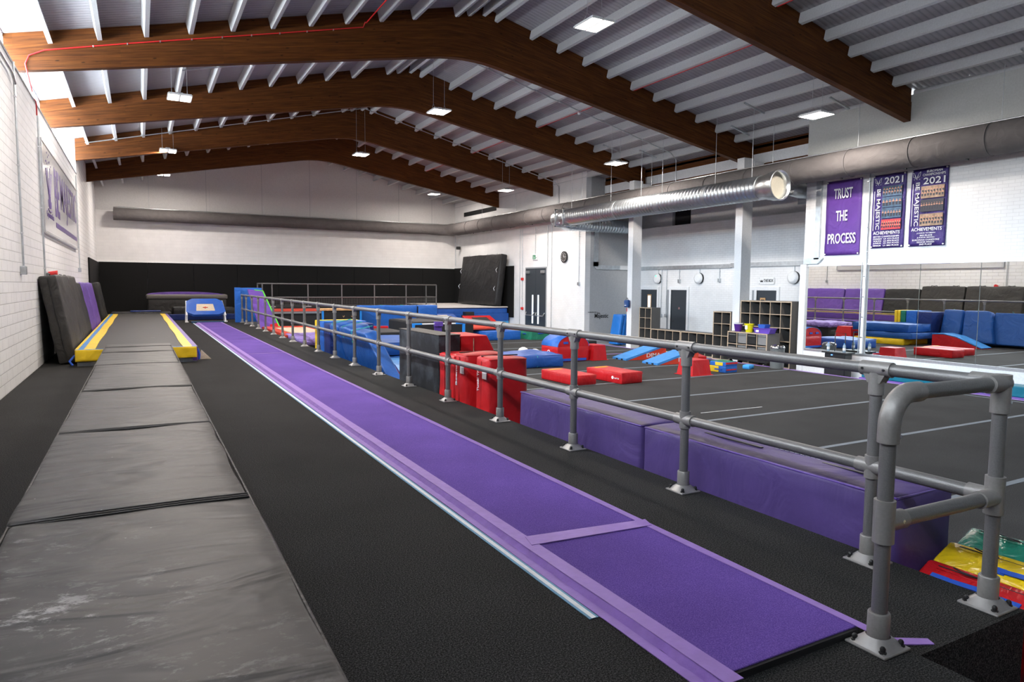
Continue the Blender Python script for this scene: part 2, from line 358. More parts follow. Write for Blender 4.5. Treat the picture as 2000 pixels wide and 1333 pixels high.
def dup(root, loc=None, rot=None, label=None, group=None):
    c = root.copy(); COL.objects.link(c)
    if loc is not None: c.location = loc
    if rot is not None: c.rotation_euler = rot
    if label: c['label'] = label
    if group: c['group'] = group
    for ch in list(root.children):
        k = ch.copy(); COL.objects.link(k); k.parent = c
        for g in list(ch.children):
            q = g.copy(); COL.objects.link(q); q.parent = k
    return c
def textmesh(s, o, rv, uv, w, h, th=.004, fit=True, bold=0.0):
    bold *= (.3 if 'M' in s else 1.2)
    """flat lettering fitted to w x h with lower left corner at o"""
    cu = D.curves.new('lettering', 'FONT'); cu.body = s; cu.extrude = .02; cu.resolution_u = 3; cu.offset = bold
    ob = D.objects.new('lettering', cu); COL.objects.link(ob); dg = bpy.context.evaluated_depsgraph_get()
    me = D.meshes.new_from_object(ob.evaluated_get(dg)); D.objects.remove(ob); D.curves.remove(cu)
    bm = bmesh.new(); bm.from_mesh(me); D.meshes.remove(me)
    xs = [v.co.x for v in bm.verts]; ys = [v.co.y for v in bm.verts]; x0, x1, y0, y1 = min(xs), max(xs), min(ys), max(ys)
    o, rv, uv = Vector(o), Vector(rv), Vector(uv); nv = rv.cross(uv)
    for v in bm.verts:
        v.co = o + rv*((v.co.x-x0)/(x1-x0)*w) + uv*((v.co.y-y0)/(y1-y0)*h) + nv*(th*(.5+v.co.z/.04))
    return bm
YV, XV, ZV = Vector((0, 1, 0)), Vector((1, 0, 0)), Vector((0, 0, 1))
FL = -.6          # top of the sprung floor
GF = -.74         # hard floor around it
def zl(x): return 6.31+.2475*x
def zr(x): return 9.917-.245*x
def zroof(x): return zl(x) if x < 7.325 else zr(x)

# ------------------------------------------------------------------ room shell
S('floor', B(-3, 19, -6, 36, GF-.2, GF), plain('grey_screed', (.22, .22, .23), .5))
bm = B(-1.6, 2.765, -5, 31.02, GF, 0); box(bm, 2.765, 3.6, 1.54, 31.02, GF, 0)
S('floor_raised', bm, M_carpet)
S('floor_sprung', B(3.62, 14.66, -4, 26.8, GF, FL, bev=.01), M_floor)
bm = B(14.66, 14.74, -4, 26.8, GF+.001, FL+.004); box(bm, 3.62, 14.7, 26.8, 26.86, GF+.001, FL+.004)
tag(link('velcro_edge_strip', bm, M_tapep), 'thin purple edge strip round the big grey sprung floor', 'edging')
def wall_poly(name, m, x, y0, y1, z0, z1, th): return S(name, B(min(x, x+th), max(x, x+th), y0, y1, z0, z1), m)
bm = B(-1.95, -1.6, -5, 25.2, GF, 4.83); box(bm, -1.95, -1.6, 25.2, 35.5, GF, 5.90)
S('wall_left', bm, M_brickL)
S('trim_1', B(-2.0, -1.585, -5, 25.2, 4.83, 4.87), M_frame)
prof = [(-1.98, GF), (15.9, GF), (15.9, zr(15.9)), (7.325, 8.12), (-1.98, zl(-1.98))]
S('wall_back', PR(prof, 'y', 35.5, 35.7), M_brickX)
S('wall_front', PR(prof, 'y', -5.2, -5.0), plain('dark_grey_front_wall', (.10, .10, .11), .8))  # unseen wall behind the camera, coloured dark to cut bounce light
bm = B(15.7, 15.95, -5, 12.38, GF, 5.95); S('wall_right', bm, M_brickR)
M_board = plain('shade_toned_wall_board', (.50, .51, .49), .7)  # smooth board, its colour greyed to stand for shade on the upper wall
S('wall_right_upper', B(15.692, 15.702, -5, 12.38, 4.7, 5.95), M_board)
S('wall_back_upper', PR([(-1.6, 4.75), (15.7, 4.75), (15.7, zr(15.7)), (7.325, 8.12), (-1.6, zl(-1.6))], 'y', 35.485, 35.51), plain('white_gable_board', (.66, .65, .64), .7))
S('wall_right_far', B(15.7, 15.95, 22.63, 35.5, GF, 6.07), M_brickR)
S('wall_recess', B(17.9, 18.4, 12.38, 22.63, GF, 3.84), M_brickR)
S('wall_recess_upper', B(18.4, 18.6, 12.2, 22.9, 3.6, 6.2), M_plaster)
S('wall_recess_side', B(15.95, 18.6, 22.63, 22.83, GF, 6.1), M_greywall)
S('wall_recess_near', B(15.95, 18.6, 12.18, 12.38, GF, 6.1), M_greywall)
S('baseboard_recess', B(17.87, 17.9, 12.4, 22.6, GF, GF+.1), M_frame)
bm = B(18.39, 18.44, 19.6, 20.42, 3.86, 4.46)
S('window_1', B(18.36, 18.41, 19.6, 20.4, 3.88, 4.46), M_dark)
S('trim_2', B(18.30, 18.42, 20.4, 20.5, 3.84, 4.5), M_frame)
# roof sheets
bm = PR([(-2.25, zl(-2.25)), (7.325, 8.12), (7.325, 8.2), (-2.25, zl(-2.25)+.08)], 'y', -5.2, 35.7)
prism(bm, [(7.325, 8.12), (16.9, zr(16.9)), (16.9, zr(16.9)+.08), (7.325, 8.2)], 'y', -5.2, 35.7)
S('ceiling', bm, M_roof)
S('ceiling_recess', B(16.6, 18.7, 12.1, 22.9, 5.72, 5.8), M_plaster)
# clerestory glazing
bays = [(-5, 3.9), (3.9, 9.6), (9.6, 15.05), (15.05, 20.05), (20.05, 25.2)]
for i, (a, b_) in enumerate(bays):
    w = S('window_%d' % (i+2), B(-1.99, -1.985, a+.05, b_-.05, 4.87, 5.80), M_glass)
    fb = B(-2.01, -1.95, a, a+.06, 4.87, 5.82); box(fb, -2.01, -1.95, a, b_, 4.86, 4.91); box(fb, -2.01, -1.95, a, b_, 5.76, 5.82)
    P('window_frame', fb, M_white, w)
# panel joints on the back wall
for i, x in enumerate((.5, 2.9, 5.4, 7.7, 10.1, 12.4, 14.3)):
    S('trim_%d' % (i+3), B(x, x+.012, 35.478, 35.49, 4.9, min(zroof(x)-.02, 8)), M_frame)
S('trim_10', B(-1.6, 15.7, 35.44, 35.5, 2.44, 2.475), M_white)

# ------------------------------------------------------------------ timber beams
def arc_pts():
    xs = []
    x = -1.9
    while x < 4.6: xs.append(x); x += .6
    while x < 10.0: xs.append(x); x += .18
    return xs
def zbot(x):
    L = lambda x: 5.56+.1935*x; Rr = lambda x: 5.315+(15.9-x)*.178
    # smooth apex between the two soffit lines
    a, b_ = L(x), Rr(x); k = .32
    h = max(0, min(1, .5+.5*(b_-a)/k*1.0)); 
    m_ = b_*(1-h)+a*h - k*h*(1-h)
    return m_
def make_beam(x0, x1, y0, th=.16):
    xs = [x for x in arc_pts() if x0 < x < x1]; x = 10.0
    while x < x1: xs.append(x); x += .6
    xs = [x0]+sorted(xs)+[x1]
    if xs[-1]-xs[-2] < .05: xs.pop(-2)
    bm = bmesh.new(); uvl = bm.loops.layers.uv.new('UVMap'); rows = []
    # arc length for u
    s = 0; last = None
    for x in xs:
        zb, zt = zbot(x), zroof(x)-.29
        if last: s += math.hypot(x-last[0], zb-last[1])
        last = (x, zb)
        rows.append((x, zb, zt, s))
    V = [[bm.verts.new((x, y, z)) for (y, z) in ((0, zb), (0, zt), (th, zt), (th, zb))] for x, zb, zt, s in rows]
    def face(vs, uvs):
        f = bm.faces.new(vs)
        for l, uv in zip(f.loops, uvs): l[uvl].uv = uv
    for i in range(len(rows)-1):
        (xa, za, ta, sa), (xb, zb_, tb, sb) = rows[i], rows[i+1]; a, b2 = V[i], V[i+1]
        face((a[0], b2[0], b2[1], a[1]), ((sa, 0), (sb, 0), (sb, tb-zb_), (sa, ta-za)))
        face((a[1], b2[1], b2[2], a[2]), ((sa, 0), (sb, 0), (sb, .16), (sa, .16)))
        face((a[2], b2[2], b2[3], a[3]), ((sa, ta-za), (sb, tb-zb_), (sb, 0), (sa, 0)))
        face((a[3], b2[3], b2[0], a[0]), ((sa, .16), (sb, .16), (sb, 0), (sa, 0)))
    face(V[0][::-1][:4], ((0, 0), (0, .5), (.16, .5), (.16, 0))); face(V[-1], ((0, 0), (0, .5), (.16, .5), (.16, 0)))
    bmesh.ops.recalc_face_normals(bm, faces=bm.faces[:])
    pk = bmesh.new(); uvl2 = pk.loops.layers.uv.new('UVMap')
    for (a, b2) in ((x0, 7.325), (7.325, x1)):
        za, zb_ = zroof(a), zroof(b2)
        for (y, ty) in ((.012, .016), ):
            vs = [pk.verts.new(p) for p in ((a, .015, za-.285), (b2, .015, zb_-.285), (b2, .015, zb_), (a, .015, za), (a, th-.015, za-.285), (b2, th-.015, zb_-.285), (b2, th-.015, zb_), (a, th-.015, za))]
            for idx, uv in (((0, 1, 2, 3), ((a, 2), (b2, 2), (b2, 2.28), (a, 2.28))), ((5, 4, 7, 6), ((b2, 2), (a, 2), (a, 2.28), (b2, 2.28))), ((4, 5, 1, 0), ((a, 3), (b2, 3), (b2, 3.1), (a, 3.1)))):
                f = pk.faces.new([vs[q] for q in idx])
                for l, u in zip(f.loops, uv): l[uvl2].uv = u
    cl = B(x0, 7.4, -.025, .0, 0, 1)   # narrow fillet between beam and packer
    cl.free()
    return bm, pk
BY = [4.3, 9.65, 15.0, 20.0, 25.1, 30.1]
BX = [(-1.95, 15.69), (-1.95, 15.69), (-1.95, 16.55), (-1.95, 16.5), (-1.6, 15.69), (-1.6, 15.69)]
BN = ['nearest the camera', 'second from the front, crossing the top right corner', 'third from the front, with a red cable along it',
      'behind the one with the red cable', 'second from the back wall', 'nearest the back wall']
for y, (xa, xb), nm in zip(BY, BX, BN):
    if y < 5: continue
    t = T('roof_beam', 'arched laminated brown timber roof beam, '+nm, 'beam', (0, y, 0), group='arched timber roof beams')
    a, b_ = make_beam(xa, xb, y)
    P('laminated_beam', a, M_timber, t); P('packer_beam', b_, M_timber, t)
# ------------------------------------------------------------------ purlins
PX = [-1.31+.765*i for i in range(10)] + [6.62, 6.94] + [7.42, 7.75] + [8.72+.785*k for k in range(10)]
def purlin(x, ya, yb, label):
    left = x < 7.33; zt = zroof(x); L = yb-ya
    bm = prism(bmesh.new(), [(0, -.005), (L, -.005), (L, -.20), (L-.04, -.24), (.04, -.24), (0, -.20)], 'x', -.0375, .0375)
    o = link('roof_purlin', bm, M_purlin); o.location = (x, ya, zt); o.rotation_euler = (0, -math.atan(.2475) if left else math.atan(.245), 0)
    return tag(o, label, 'purlin', 'white roof purlins')
bayn = ['between the two front beams', 'between the cabled beam and the one before it', 'between the cabled beam and the next one back', 'in the third bay from the back wall', 'in the second bay from the back wall', 'between the last beam and back wall']
bb = [(4.46, 9.65), (9.81, 15.0), (15.16, 20.0), (20.16, 25.1), (25.26, 30.1), (30.26, 35.5)]
ordn = ['first', 'second', 'third', 'fourth', 'fifth', 'sixth', 'seventh', 'eighth', 'ninth', 'tenth', 'eleventh', 'twelfth', 'thirteenth']
for k, (ya, yb) in enumerate(bb):
    for i, x in enumerate(PX):
        if k == 0 and x < 9.4: continue
        if k == 5 and 1.5 < x < 8: continue
        if i < 12: w = ordn[i]+' up from left wall'
        else: w = ordn[23-i]+' up from right wall'
        purlin(x, ya+.002, yb-.002, 'white purlin %s, %s' % (bayn[k], w))
# roof trim over the recess: brown eaves beams and white band
def uvbox(bm):
    uvl = bm.loops.layers.uv.verify()
    for f in bm.faces:
        for l in f.loops: l[uvl].uv = (l.vert.co.y, l.vert.co.z+l.vert.co.x)
    return bm
bm = B(16.6, 16.75, 12.4, 22.6, 5.55, 5.86); o = Mx('eaves_beam', uvbox(bm), M_timber, 'upper straight brown timber eaves beam over the side recess', 'beam')
bm = B(16.6, 16.75, 12.4, 22.6, 5.0, 5.24); o = Mx('eaves_beam', uvbox(bm), M_timber, 'lower straight brown timber eaves beam over the side recess', 'beam')
S('trim_11', B(16.58, 16.76, 12.4, 22.6, 5.24, 5.55), M_white)
S('trim_12', B(16.58, 16.76, 12.4, 22.6, 4.62, 5.0), M_white)
for nm, y0 in (('near', 14.56), ('far', 19.64)):
    bm = B(15.7, 16.1, y0, y0+.27, GF, zbot(15.9)-.0); box(bm, 16.1, 16.5, y0-.02, y0+.29, 4.9, 5.22)
    Mx('column', bm, M_white, 'square white painted column, the %s one at the side recess' % ('nearer, behind the tall shelving' if nm == 'near' else 'farther, with a first aid bag on it'), 'column')

# ------------------------------------------------------------------ hanging lamps
def make_lamp():
    t = T('high_bay_lamp', 'lamp', 'lamp', group='hanging lamps')
    b0 = bmesh.new()
    for s in (-1, 1): box(b0, s*.125-.11, s*.125+.11, -.28, .28, .012, .05, bev=.006)
    box(b0, -.25, .25, -.30, -.28, 0, .03); box(b0, -.25, .25, .28, .30, 0, .03); box(b0, -.25, -.235, -.3, .3, 0, .03); box(b0, .235, .25, -.3, .3, 0, .03); box(b0, -.015, .015, -.28, .28, .0, .03)
    P('housing', b0, M_white, t)
    for s in (-1, 1): P('light_panel', B(s*.125-.095, s*.125+.095, -.265, .265, .002, .011), M_lamp, t)
    ld = D.lights.new('lamp_beam', 'AREA'); ld.shape = 'RECTANGLE'; ld.size = .19; ld.size_y = .53; ld.energy = LAMP_W/2; ld.color = (1, .905, .825); ld.spread = R(178)
    for s in (-1, 1): lo_ = D.objects.new('lamp_beam', ld); COL.objects.link(lo_); lo_.parent = t; lo_.location = (s*.125, 0, -.002)
    P('driver_box', B(-.07, .07, -.1, .1, .05, .11, bev=.008), M_galv, t)
    for s in (-1, 1):
        w = TB([(s*.16, -.12, .05), (s*.16, 0, .2), (s*.16, .12, .05)], .004, 6); tube(w, [(s*.16, 0, .2), (s*.16, 0, 1.6)], .004, 6)
        P('hanging_wire', w, M_galv, t)
    return t
lamp = None
LP = [(.94, 10.33, 5.7), (7.35, 10.43, 6.2), (13.42, 10.4, 5.35), (.94, 17.5, 5.69), (7.27, 17.5, 6.18), (13.25, 17.5, 5.35),
      (.95, 24.9, 5.74), (7.27, 24.9, 6.24), (13.29, 24.9, 5.39), (1.04, 32.2, 6.0), None, (13.1, 32.2, 6.05)
      ]
side = {0: 'left', 1: 'middle', 2: 'right'}; rown = ['largest and nearest of its', 'second nearest of its', 'third back in its', 'farthest of its', 'out of view in the']
for i, p in enumerate(LP):
    if p is None: continue
    lb = 'lit white twin panel lamp on two wires, %s %s row' % (rown[i//3], side[i % 3])
    if lamp is None: lamp = make_lamp(); lamp.location = p; lamp['label'] = lb
    else: dup(lamp, p, label=lb)

# ------------------------------------------------------------------ hand rail along the raised floor
RX = 3.48
def flange(x, y, near):
    bm = bmesh.new(); box(bm, x-.09, x+.09, y-.09, y+.09, .0, .012, bev=.005)
    n = 16; ra = [bm.verts.new((x+.082*max(-1, min(1, 1.35*math.cos(2*math.pi*k/n))), y+.082*max(-1, min(1, 1.35*math.sin(2*math.pi*k/n))), .012)) for k in range(n)]
    rb = [bm.verts.new((x+.048*math.cos(2*math.pi*k/n), y+.048*math.sin(2*math.pi*k/n), .05)) for k in range(n)]
    for k in range(n): bm.faces.new((ra[k], ra[(k+1) % n], rb[(k+1) % n], rb[k])).smooth = True
    return bm
def railpost(rail, x, y, H=1.07, near=False, corner=None, dirs='y'):
    p = P('post', TB([(x, y, .03), (x, y, H-.01 if corner != 2 else .90)], .031, 20), M_pipe, rail)
    P('base_flange', flange(x, y, near), M_flange, p, 'pale cast metal base plate')
    P('base_socket', lathe(bmesh.new(), [(.044, .04), (.044, .145), (.041, .15), (.031, .15)], (x, y, 0), 20), M_fit, p)
    if near:
        for sx_ in (-1, 1):
            for sy_ in (-1, 1):
                P('bolt', lathe(bmesh.new(), [(.016, .012), (.016, .02), (.011, .022), (.0115, .034), (.007, .041), (.001, .043)], (x+sx_*.062, y+sy_*.062, 0), 10), M_blackp, p, 'black domed bolt')
    # cross sleeve at the mid rail
    c = TB([(x, y, .533-.062), (x, y, .533+.062)], .040, 20); 
    if dirs == 'y': tube(c, [(x, y-.085, .533), (x, y+.085, .533)], .041, 20)
    else: tube(c, [(x, y, .45), (x, y, .63)], .042, 20)
    P('cross_fitting', c, M_fit, p)
    if corner is None:
        c = TB([(x, y-.085, H), (x, y+.085, H)], .041, 20); tube(c, [(x, y, H-.02), (x, y, H-.14)], .040, 20)
        prism(c, [(y-.06, H-.03), (y+.06, H-.03), (y+.036, H-.075), (y-.036, H-.075)], 'x', x-.03, x+.03)
        P('tee_fitting', c, M_fit, p)
        if near:
            for dy in (-.06, .06):
                P('grub_screw', TB([(x-.046, y+dy, H), (x-.038, y+dy, H)], .007, 8), M_blackp, p)
    return p
rail = T('hand_rail', 'long grey tubular hand rail with two bars along the raised floor edge', 'railing', (0, 0, 0))
ys = [2.25+1.4575*k for k in range(18)]+[28.2]
for i, y in enumerate(ys): railpost(rail, RX, y, near=i < 7)
P('top_bar', TB([(RX, 1.68, 1.07), (RX, 28.2, 1.07)], .033, 20), M_pipe, rail)
P('middle_bar', TB([(RX, 1.68, .533), (RX, 28.2, .533)], .033, 20), M_pipe, rail)
# end return towards the camera side
railpost(rail, RX+.01, 1.65, near=True, corner=1, dirs='none'); P('side_sleeve', TB([(RX, 1.66, .533), (RX, 1.76, .533)], .041, 20), M_fit, rail); railpost(rail, 2.68, 1.67, near=True, corner=2, dirs='none')
c = TB([(RX+.01, 1.65, 1.11), (RX+.01, 1.65, .93)], .041, 20); tube(c, [(RX+.03, 1.65, 1.07), (RX-.11, 1.65, 1.07)], .042, 20); tube(c, [(RX+.01, 1.63, 1.07), (RX+.01, 1.78, 1.07)], .041, 20)
P('corner_fitting', c, M_fit, rail)
P('top_bar', TB([(RX, 1.65, 1.07), (2.80, 1.668, 1.07)], .033, 20), M_pipe, rail)
P('middle_bar', TB([(RX, 1.65, .533), (2.72, 1.668, .533)], .033, 20), M_pipe, rail)
el = [(2.68+.13*(1-math.cos(a)), 1.669, .94+.13*math.sin(a)) for a in [R(9*k) for k in range(11)]]
P('elbow_fitting', TB([(2.68, 1.67, .87)]+el+[(2.87, 1.667, 1.07)], .043, 20), M_fit, rail)
c = TB([(2.69, 1.67, .533), (2.80, 1.668, .533)], .041, 20); P('tee_fitting', c, M_fit, rail)
c = TB([(3.47, 1.65, .533), (3.36, 1.652, .533)], .041, 20); P('tee_fitting', c, M_fit, rail)
for q in ((2.835, 1.628, 1.075), (2.70, 1.628, .90), (2.755, 1.628, .537), (3.5, 1.607, .985)):
    P('grub_screw', TB([q, (q[0], q[1]+.02, q[2])], .008, 8), M_alu, rail)

# ------------------------------------------------------------------ far pit rail with mesh
pr = T('pit_rail', 'grey tubular rail with wire mesh panel in front of black back wall', 'railing', (0, 31, .5))
tb = lambda pts: TB(pts, .03, 12)
for x in (.0, .40, 1.93, 3.44, 4.97, 6.52, 8.07): P('post', tb([(4.66+x, 0, 0), (4.66+x, 0, 1.02)]), M_pipe, pr)
P('post', tb([(12.73, 1.35, 0), (12.73, 1.35, 1.02)]), M_pipe, pr); P('post', tb([(4.66, 1.35, 0), (4.66, 1.35, 1.02)]), M_pipe, pr)
P('top_bar', tb([(4.66, 1.35, 1.02), (4.66, 0, 1.02), (12.73, 0, 1.02), (12.73, 1.35, 1.02)]), M_pipe, pr)
P('middle_bar', tb([(4.66, 1.35, .43), (4.66, 0, .43), (12.73, 0, .43), (12.73, 1.35, .43)]), M_pipe, pr)
g = bmesh.new(); x = 4.7
while x < 12.7: box(g, x-.004, x+.004, -.004, .004, .05, .40); x += .075
for z in (.05, .12, .19, .26, .33, .40): box(g, 4.7, 12.7, -.004, .004, z-.004, z+.004)
P('mesh_panel', g, M_pipe, pr)
for x in (5.06, 6.59, 8.1, 9.63, 11.18): P('foot_plate', B(x-.13, x+.13, -.06, .06, 0, .05), M_galv, pr)

M_seam = plain('grey_seam_cloth', (.055, .053, .051), .6)
# ------------------------------------------------------------------ grey run-up mats
run = T('folding_run_mat', 'long chalk-dusted grey folding mat leading to the yellow-edged track', 'mat', (0, 0, 0))
segs = [(-.4, 1.72), (1.75, 3.93), (3.96, 6.2), (6.23, 8.58), (8.61, 11.2), (11.23, 13.2), (13.23, 14.27)]
for i, (a, b_) in enumerate(segs):
    L = b_-a; bm = soft(1.09, L, .33, r=.02, n=26, bulge=.01, amp=.016, seed=i, fr=1.7)
    xf(bm, (-.045+.01*math.sin(i*2.1), (a+b_)/2, .0)); P('mat_panel', bm, M_grey, run)
    if i:
        z = bmesh.new()
        for q in (-.035, .0, .035): tube(z, [(-.58, a-.015+q, .331), (-.3, a-.015+q, .337), (.2, a-.015+q, .337), (.495, a-.015+q, .331)], .006, 6)
        P('seam', z, M_seam, run)
P('end_flap', xf(soft(1.07, .52, .035, r=.012, n=10, amp=.003, bulge=.002), (-.04, 14.52, .309)), M_grey, run)
P('piping', TB([(.503, -.4, .318), (.503, 6.2, .318), (.50, 14.25, .318)], .008, 6), M_char, run)
P('piping', TB([(-.593, -.4, .318), (-.593, 6.2, .318), (-.59, 14.25, .318)], .008, 6), M_char, run)

# ------------------------------------------------------------------ yellow-edged tumbling track
tr_ = T('tumbling_track', 'long sprung tumbling track with black bed and yellow edge pads', 'tumbling track', (0, 0, 0))
P('frame', B(-1.02, .93, 14.36, 30.9, 0.002, .07), M_frame, tr_)
P('bed', B(-.80, .72, 14.5, 30.8, .22, .288), M_bed, tr_)
def strip(pts_l, pts_r, z, th, m, name, par, label=None):
    bm = bmesh.new(); n = len(pts_l)
    A = [bm.verts.new((p[0], p[1], z)) for p in pts_l]; Bq = [bm.verts.new((p[0], p[1], z)) for p in pts_r]
    A2 = [bm.verts.new((p[0], p[1], z-th)) for p in pts_l]; B2 = [bm.verts.new((p[0], p[1], z-th)) for p in pts_r]
    for i in range(n-1):
        bm.faces.new((A[i], Bq[i], Bq[i+1], A[i+1])); bm.faces.new((A2[i+1], B2[i+1], B2[i], A2[i])); bm.faces.new((A[i+1], A2[i+1], A2[i], A[i])); bm.faces.new((Bq[i], B2[i], B2[i+1], Bq[i+1]))
    bm.faces.new((A[0], A2[0], B2[0], Bq[0])); bm.faces.new((A[-1], Bq[-1], B2[-1], A2[-1])); bmesh.ops.recalc_face_normals(bm, faces=bm.faces[:])
    return P(name, bm, m, par, label)
yy = [14.35+.7*i for i in range(24)]
wob = lambda y, s: .009*math.sin(y*1.3+s)
strip([(-1.05, y) for y in yy], [(-1.0, y) for y in yy], .302, .22, M_yel, 'edge_pad', tr_, 'narrow yellow outer edge')
strip([(-1.0, y) for y in yy], [(-.92+wob(y, 1)*.5, y) for y in yy], .303, .06, M_sky, 'edge_stripe', tr_, 'light blue stripe')
strip([(-.92+wob(y, 1)*.5, y) for y in yy], [(-.75+wob(y, 2), y) for y in yy], .302, .06, M_yel, 'edge_pad', tr_, 'yellow edge pad, left side')
strip([(.70+wob(y, 3), y) for y in yy], [(.86, y) for y in yy], .302, .06, M_yel, 'edge_pad', tr_, 'yellow edge pad, right side')
strip([(.86, y) for y in yy], [(.95, y) for y in yy], .298, .27, M_pur, 'side_pad', tr_, 'purple outer side pad')
for (a, b_) in ((-1.04, -.60), (.50, .93)):
    bm = soft(b_-a, .03, .21, r=.012, n=12, bulge=.004, amp=.012, fr=7, seed=a); xf(bm, ((a+b_)/2, 14.30, .09)); P('end_skirt', bm, M_yel, tr_, 'yellow end skirt')
P('end_binding', B(-1.04, .93, 14.30, 14.36, .300, .306), M_sky, tr_)
P('tie_strap', TB([(-1.05, 14.4, .2), (-1.13, 14.3, .10), (-1.08, 14.28, .03)], .02, 6), M_strap, tr_)
P('tie_strap', TB([(.96, 14.5, .24), (.99, 14.5, .12), (.98, 14.5, .03)], .02, 6), M_strap, tr_)
Mx('foam_offcut', PR([(0, 0), (.22, 0), (.05, .18)], 'y', 0, .15, .004), M_cream, 'small cream wedge on the floor beside the track corner', 'wedge', (1.0, 14.75, .0))

# ------------------------------------------------------------------ purple runway
rw = T('vault_runway', 'long purple carpet runway taped to the black raised floor', 'runway', (0, 0, 0))
P('carpet_strip', B(1.88, 2.70, 1.78, 3.26, .002, .034, bev=.004), M_runway, rw)
P('carpet_strip', B(1.90, 2.70, 3.30, 15.1, .002, .034, bev=.004), M_runway, rw)
P('carpet_strip', B(1.90, 2.70, 15.12, 28.3, .002, .034, bev=.004), M_runway, rw)
yy = [1.72+.55*i for i in range(49)]
def wavy(x0, amp, s, ph): return [(x0+amp*noise.noise(Vector((y*s, ph, 0))), y) for y in yy]
def band(xl, xr, zl_, zr_, m, name, a, b_, lab=None):
    bm = bmesh.new(); q = [y for y in yy if a <= y <= b_]
    A = [bm.verts.new((xl+.008*noise.noise(Vector((y*2, xl, 0))), y, zl_+.002)) for y in q]; Bq = [bm.verts.new((xr+.006*noise.noise(Vector((y*2, xr, 3))), y, zr_+.002)) for y in q]
    for i in range(len(q)-1): bm.faces.new((A[i], Bq[i], Bq[i+1], A[i+1]))
    r = bmesh.ops.extrude_face_region(bm, geom=bm.faces[:]); bmesh.ops.translate(bm, vec=(0, 0, .0035), verts=[v for v in r['geom'] if isinstance(v, bmesh.types.BMVert)])
    bmesh.ops.recalc_face_normals(bm, faces=bm.faces[:]); return P(name, bm, m, rw, lab)
band(1.86, 1.945, .034, .034, M_tapep, 'edge_tape', 1.72, 28.3, 'pale purple tape, left side')
# crinkled drop between carpet edge and floor
bm = bmesh.new(); q = [1.74+.04*i for i in range(660)]
A = [bm.verts.new((1.865+.006*noise.noise(Vector((y*12, 0, 0))), y, .038)) for y in q]; Bq = [bm.verts.new((1.838+.010*noise.noise(Vector((y*9, 5, 0))), y, .004)) for y in q]
for i in range(len(q)-1): bm.faces.new((Bq[i], A[i], A[i+1], Bq[i+1]))
P('edge_tape', bm, M_tapepd, rw, 'crinkled purple tape fold')
band(1.79, 1.84, .0, .001, M_tapep, 'edge_tape', 1.72, 28.3, 'pale purple tape on the floor')
band(2.685, 2.735, .034, .034, M_tapep, 'edge_tape', 1.72, 28.3, 'pale purple tape, right side')
bm = bmesh.new(); vs = [bm.verts.new(p) for p in ((1.9, 3.22, .042), (2.72, 3.16, .042), (2.75, 3.26, .042), (1.93, 3.35, .042))]; bm.faces.new(vs)
r = bmesh.ops.extrude_face_region(bm, geom=bm.faces[:]); bmesh.ops.translate(bm, vec=(0, 0, -.005), verts=[v for v in r['geom'] if isinstance(v, bmesh.types.BMVert)]); bmesh.ops.recalc_face_normals(bm, faces=bm.faces[:])
P('joint_tape', bm, M_tapep, rw, 'pale purple tape across the runway joint')
P('joint_tape', B(1.92, 2.70, 15.09, 15.13, .030, .037), M_tapep, rw)
P('end_edge', B(1.9, 2.69, 1.765, 1.782, .0, .028), M_dark, rw, 'dark foam edge at the near end')
P('loose_tape', PR([(2.70, 1.73), (2.92, 1.60), (2.90, 1.56), (2.70, 1.66)], 'z', .001, .006), M_tapep, rw)
for nm, a, b_, m_ in (('tape_line', 1.727, 1.785, M_tapeb),):
    t = T('floor_tape', 'white tape edged in light blue running beside the purple runway', 'tape', (0, 0, 0))
    P('blue_border', B(1.735, 1.785, 2.42, 28.4, .001, .004), M_tapeb, t, 'light blue border'); P('white_stripe', B(1.748, 1.772, 2.42, 28.4, .004, .0055), M_tapew, t, 'white centre stripe')

# ------------------------------------------------------------------ leaning mats along the left wall
def wall_mat(y0, y1, h, t_, m, label, seed, loops=False, zipy=True, x0=-1.33, z0=0.):
    th = math.atan2(.26, h); L = y1-y0
    t = T('crash_mat', label, 'mat', (x0+.0, (y0+y1)/2, z0+.0), group='mats leaning on the left wall', rot=(0, -th, 0))
    bm = soft(t_, L-.03, h, r=.035, n=18, bulge=.012, amp=.02, seed=seed, fr=2.6); xf(bm, (t_/2, 0, 0)); P('mat_body', bm, m, t)
    z = TB([(t_*.5, -L/2-.005, .1), (t_*.5, -L/2-.012, h*.5), (t_*.5, -L/2-.005, h-.04)], .006, 6); P('side_zip', z, M_blackp, t)
    if loops:
        for q in (-.25, .25):
            P('carry_loop', TB([(t_*.4, q*L-.16, h-.005), (t_*.4, q*L-.12, h+.05), (t_*.4, q*L, h+.03), (t_*.4, q*L+.12, h+.05), (t_*.4, q*L+.16, h-.005)], .018, 6), M_blackp, t)
    return t
M_char2 = vinyl('sooty_vinyl', (.020, .020, .020), .5, .35, 2.4)
wall_mat(14.78, 17.1, 1.62, .27, M_char, 'charcoal grey mat on the left wall, nearest, with black end and carry loops', 1, True)
wall_mat(17.14, 19.1, 1.62, .27, M_char, 'charcoal grey mat on the left wall, second of the tall pair', 2, True)
wall_mat(19.14, 20.9, 1.48, .25, M_char2, 'shorter scuffed dark grey mat between charcoal and purple mats', 3)
wall_mat(20.95, 23.1, 1.48, .25, M_pur, 'purple mat leaning on the left wall, nearer of the two', 4)
wall_mat(23.15, 25.7, 1.48, .25, M_pur, 'purple mat leaning on the left wall, farther of the two', 5)
wall_mat(28.2, 30.2, 1.50, .2, M_char2, 'dark grey mat at the far end of the left wall row', 6, x0=-1.25)

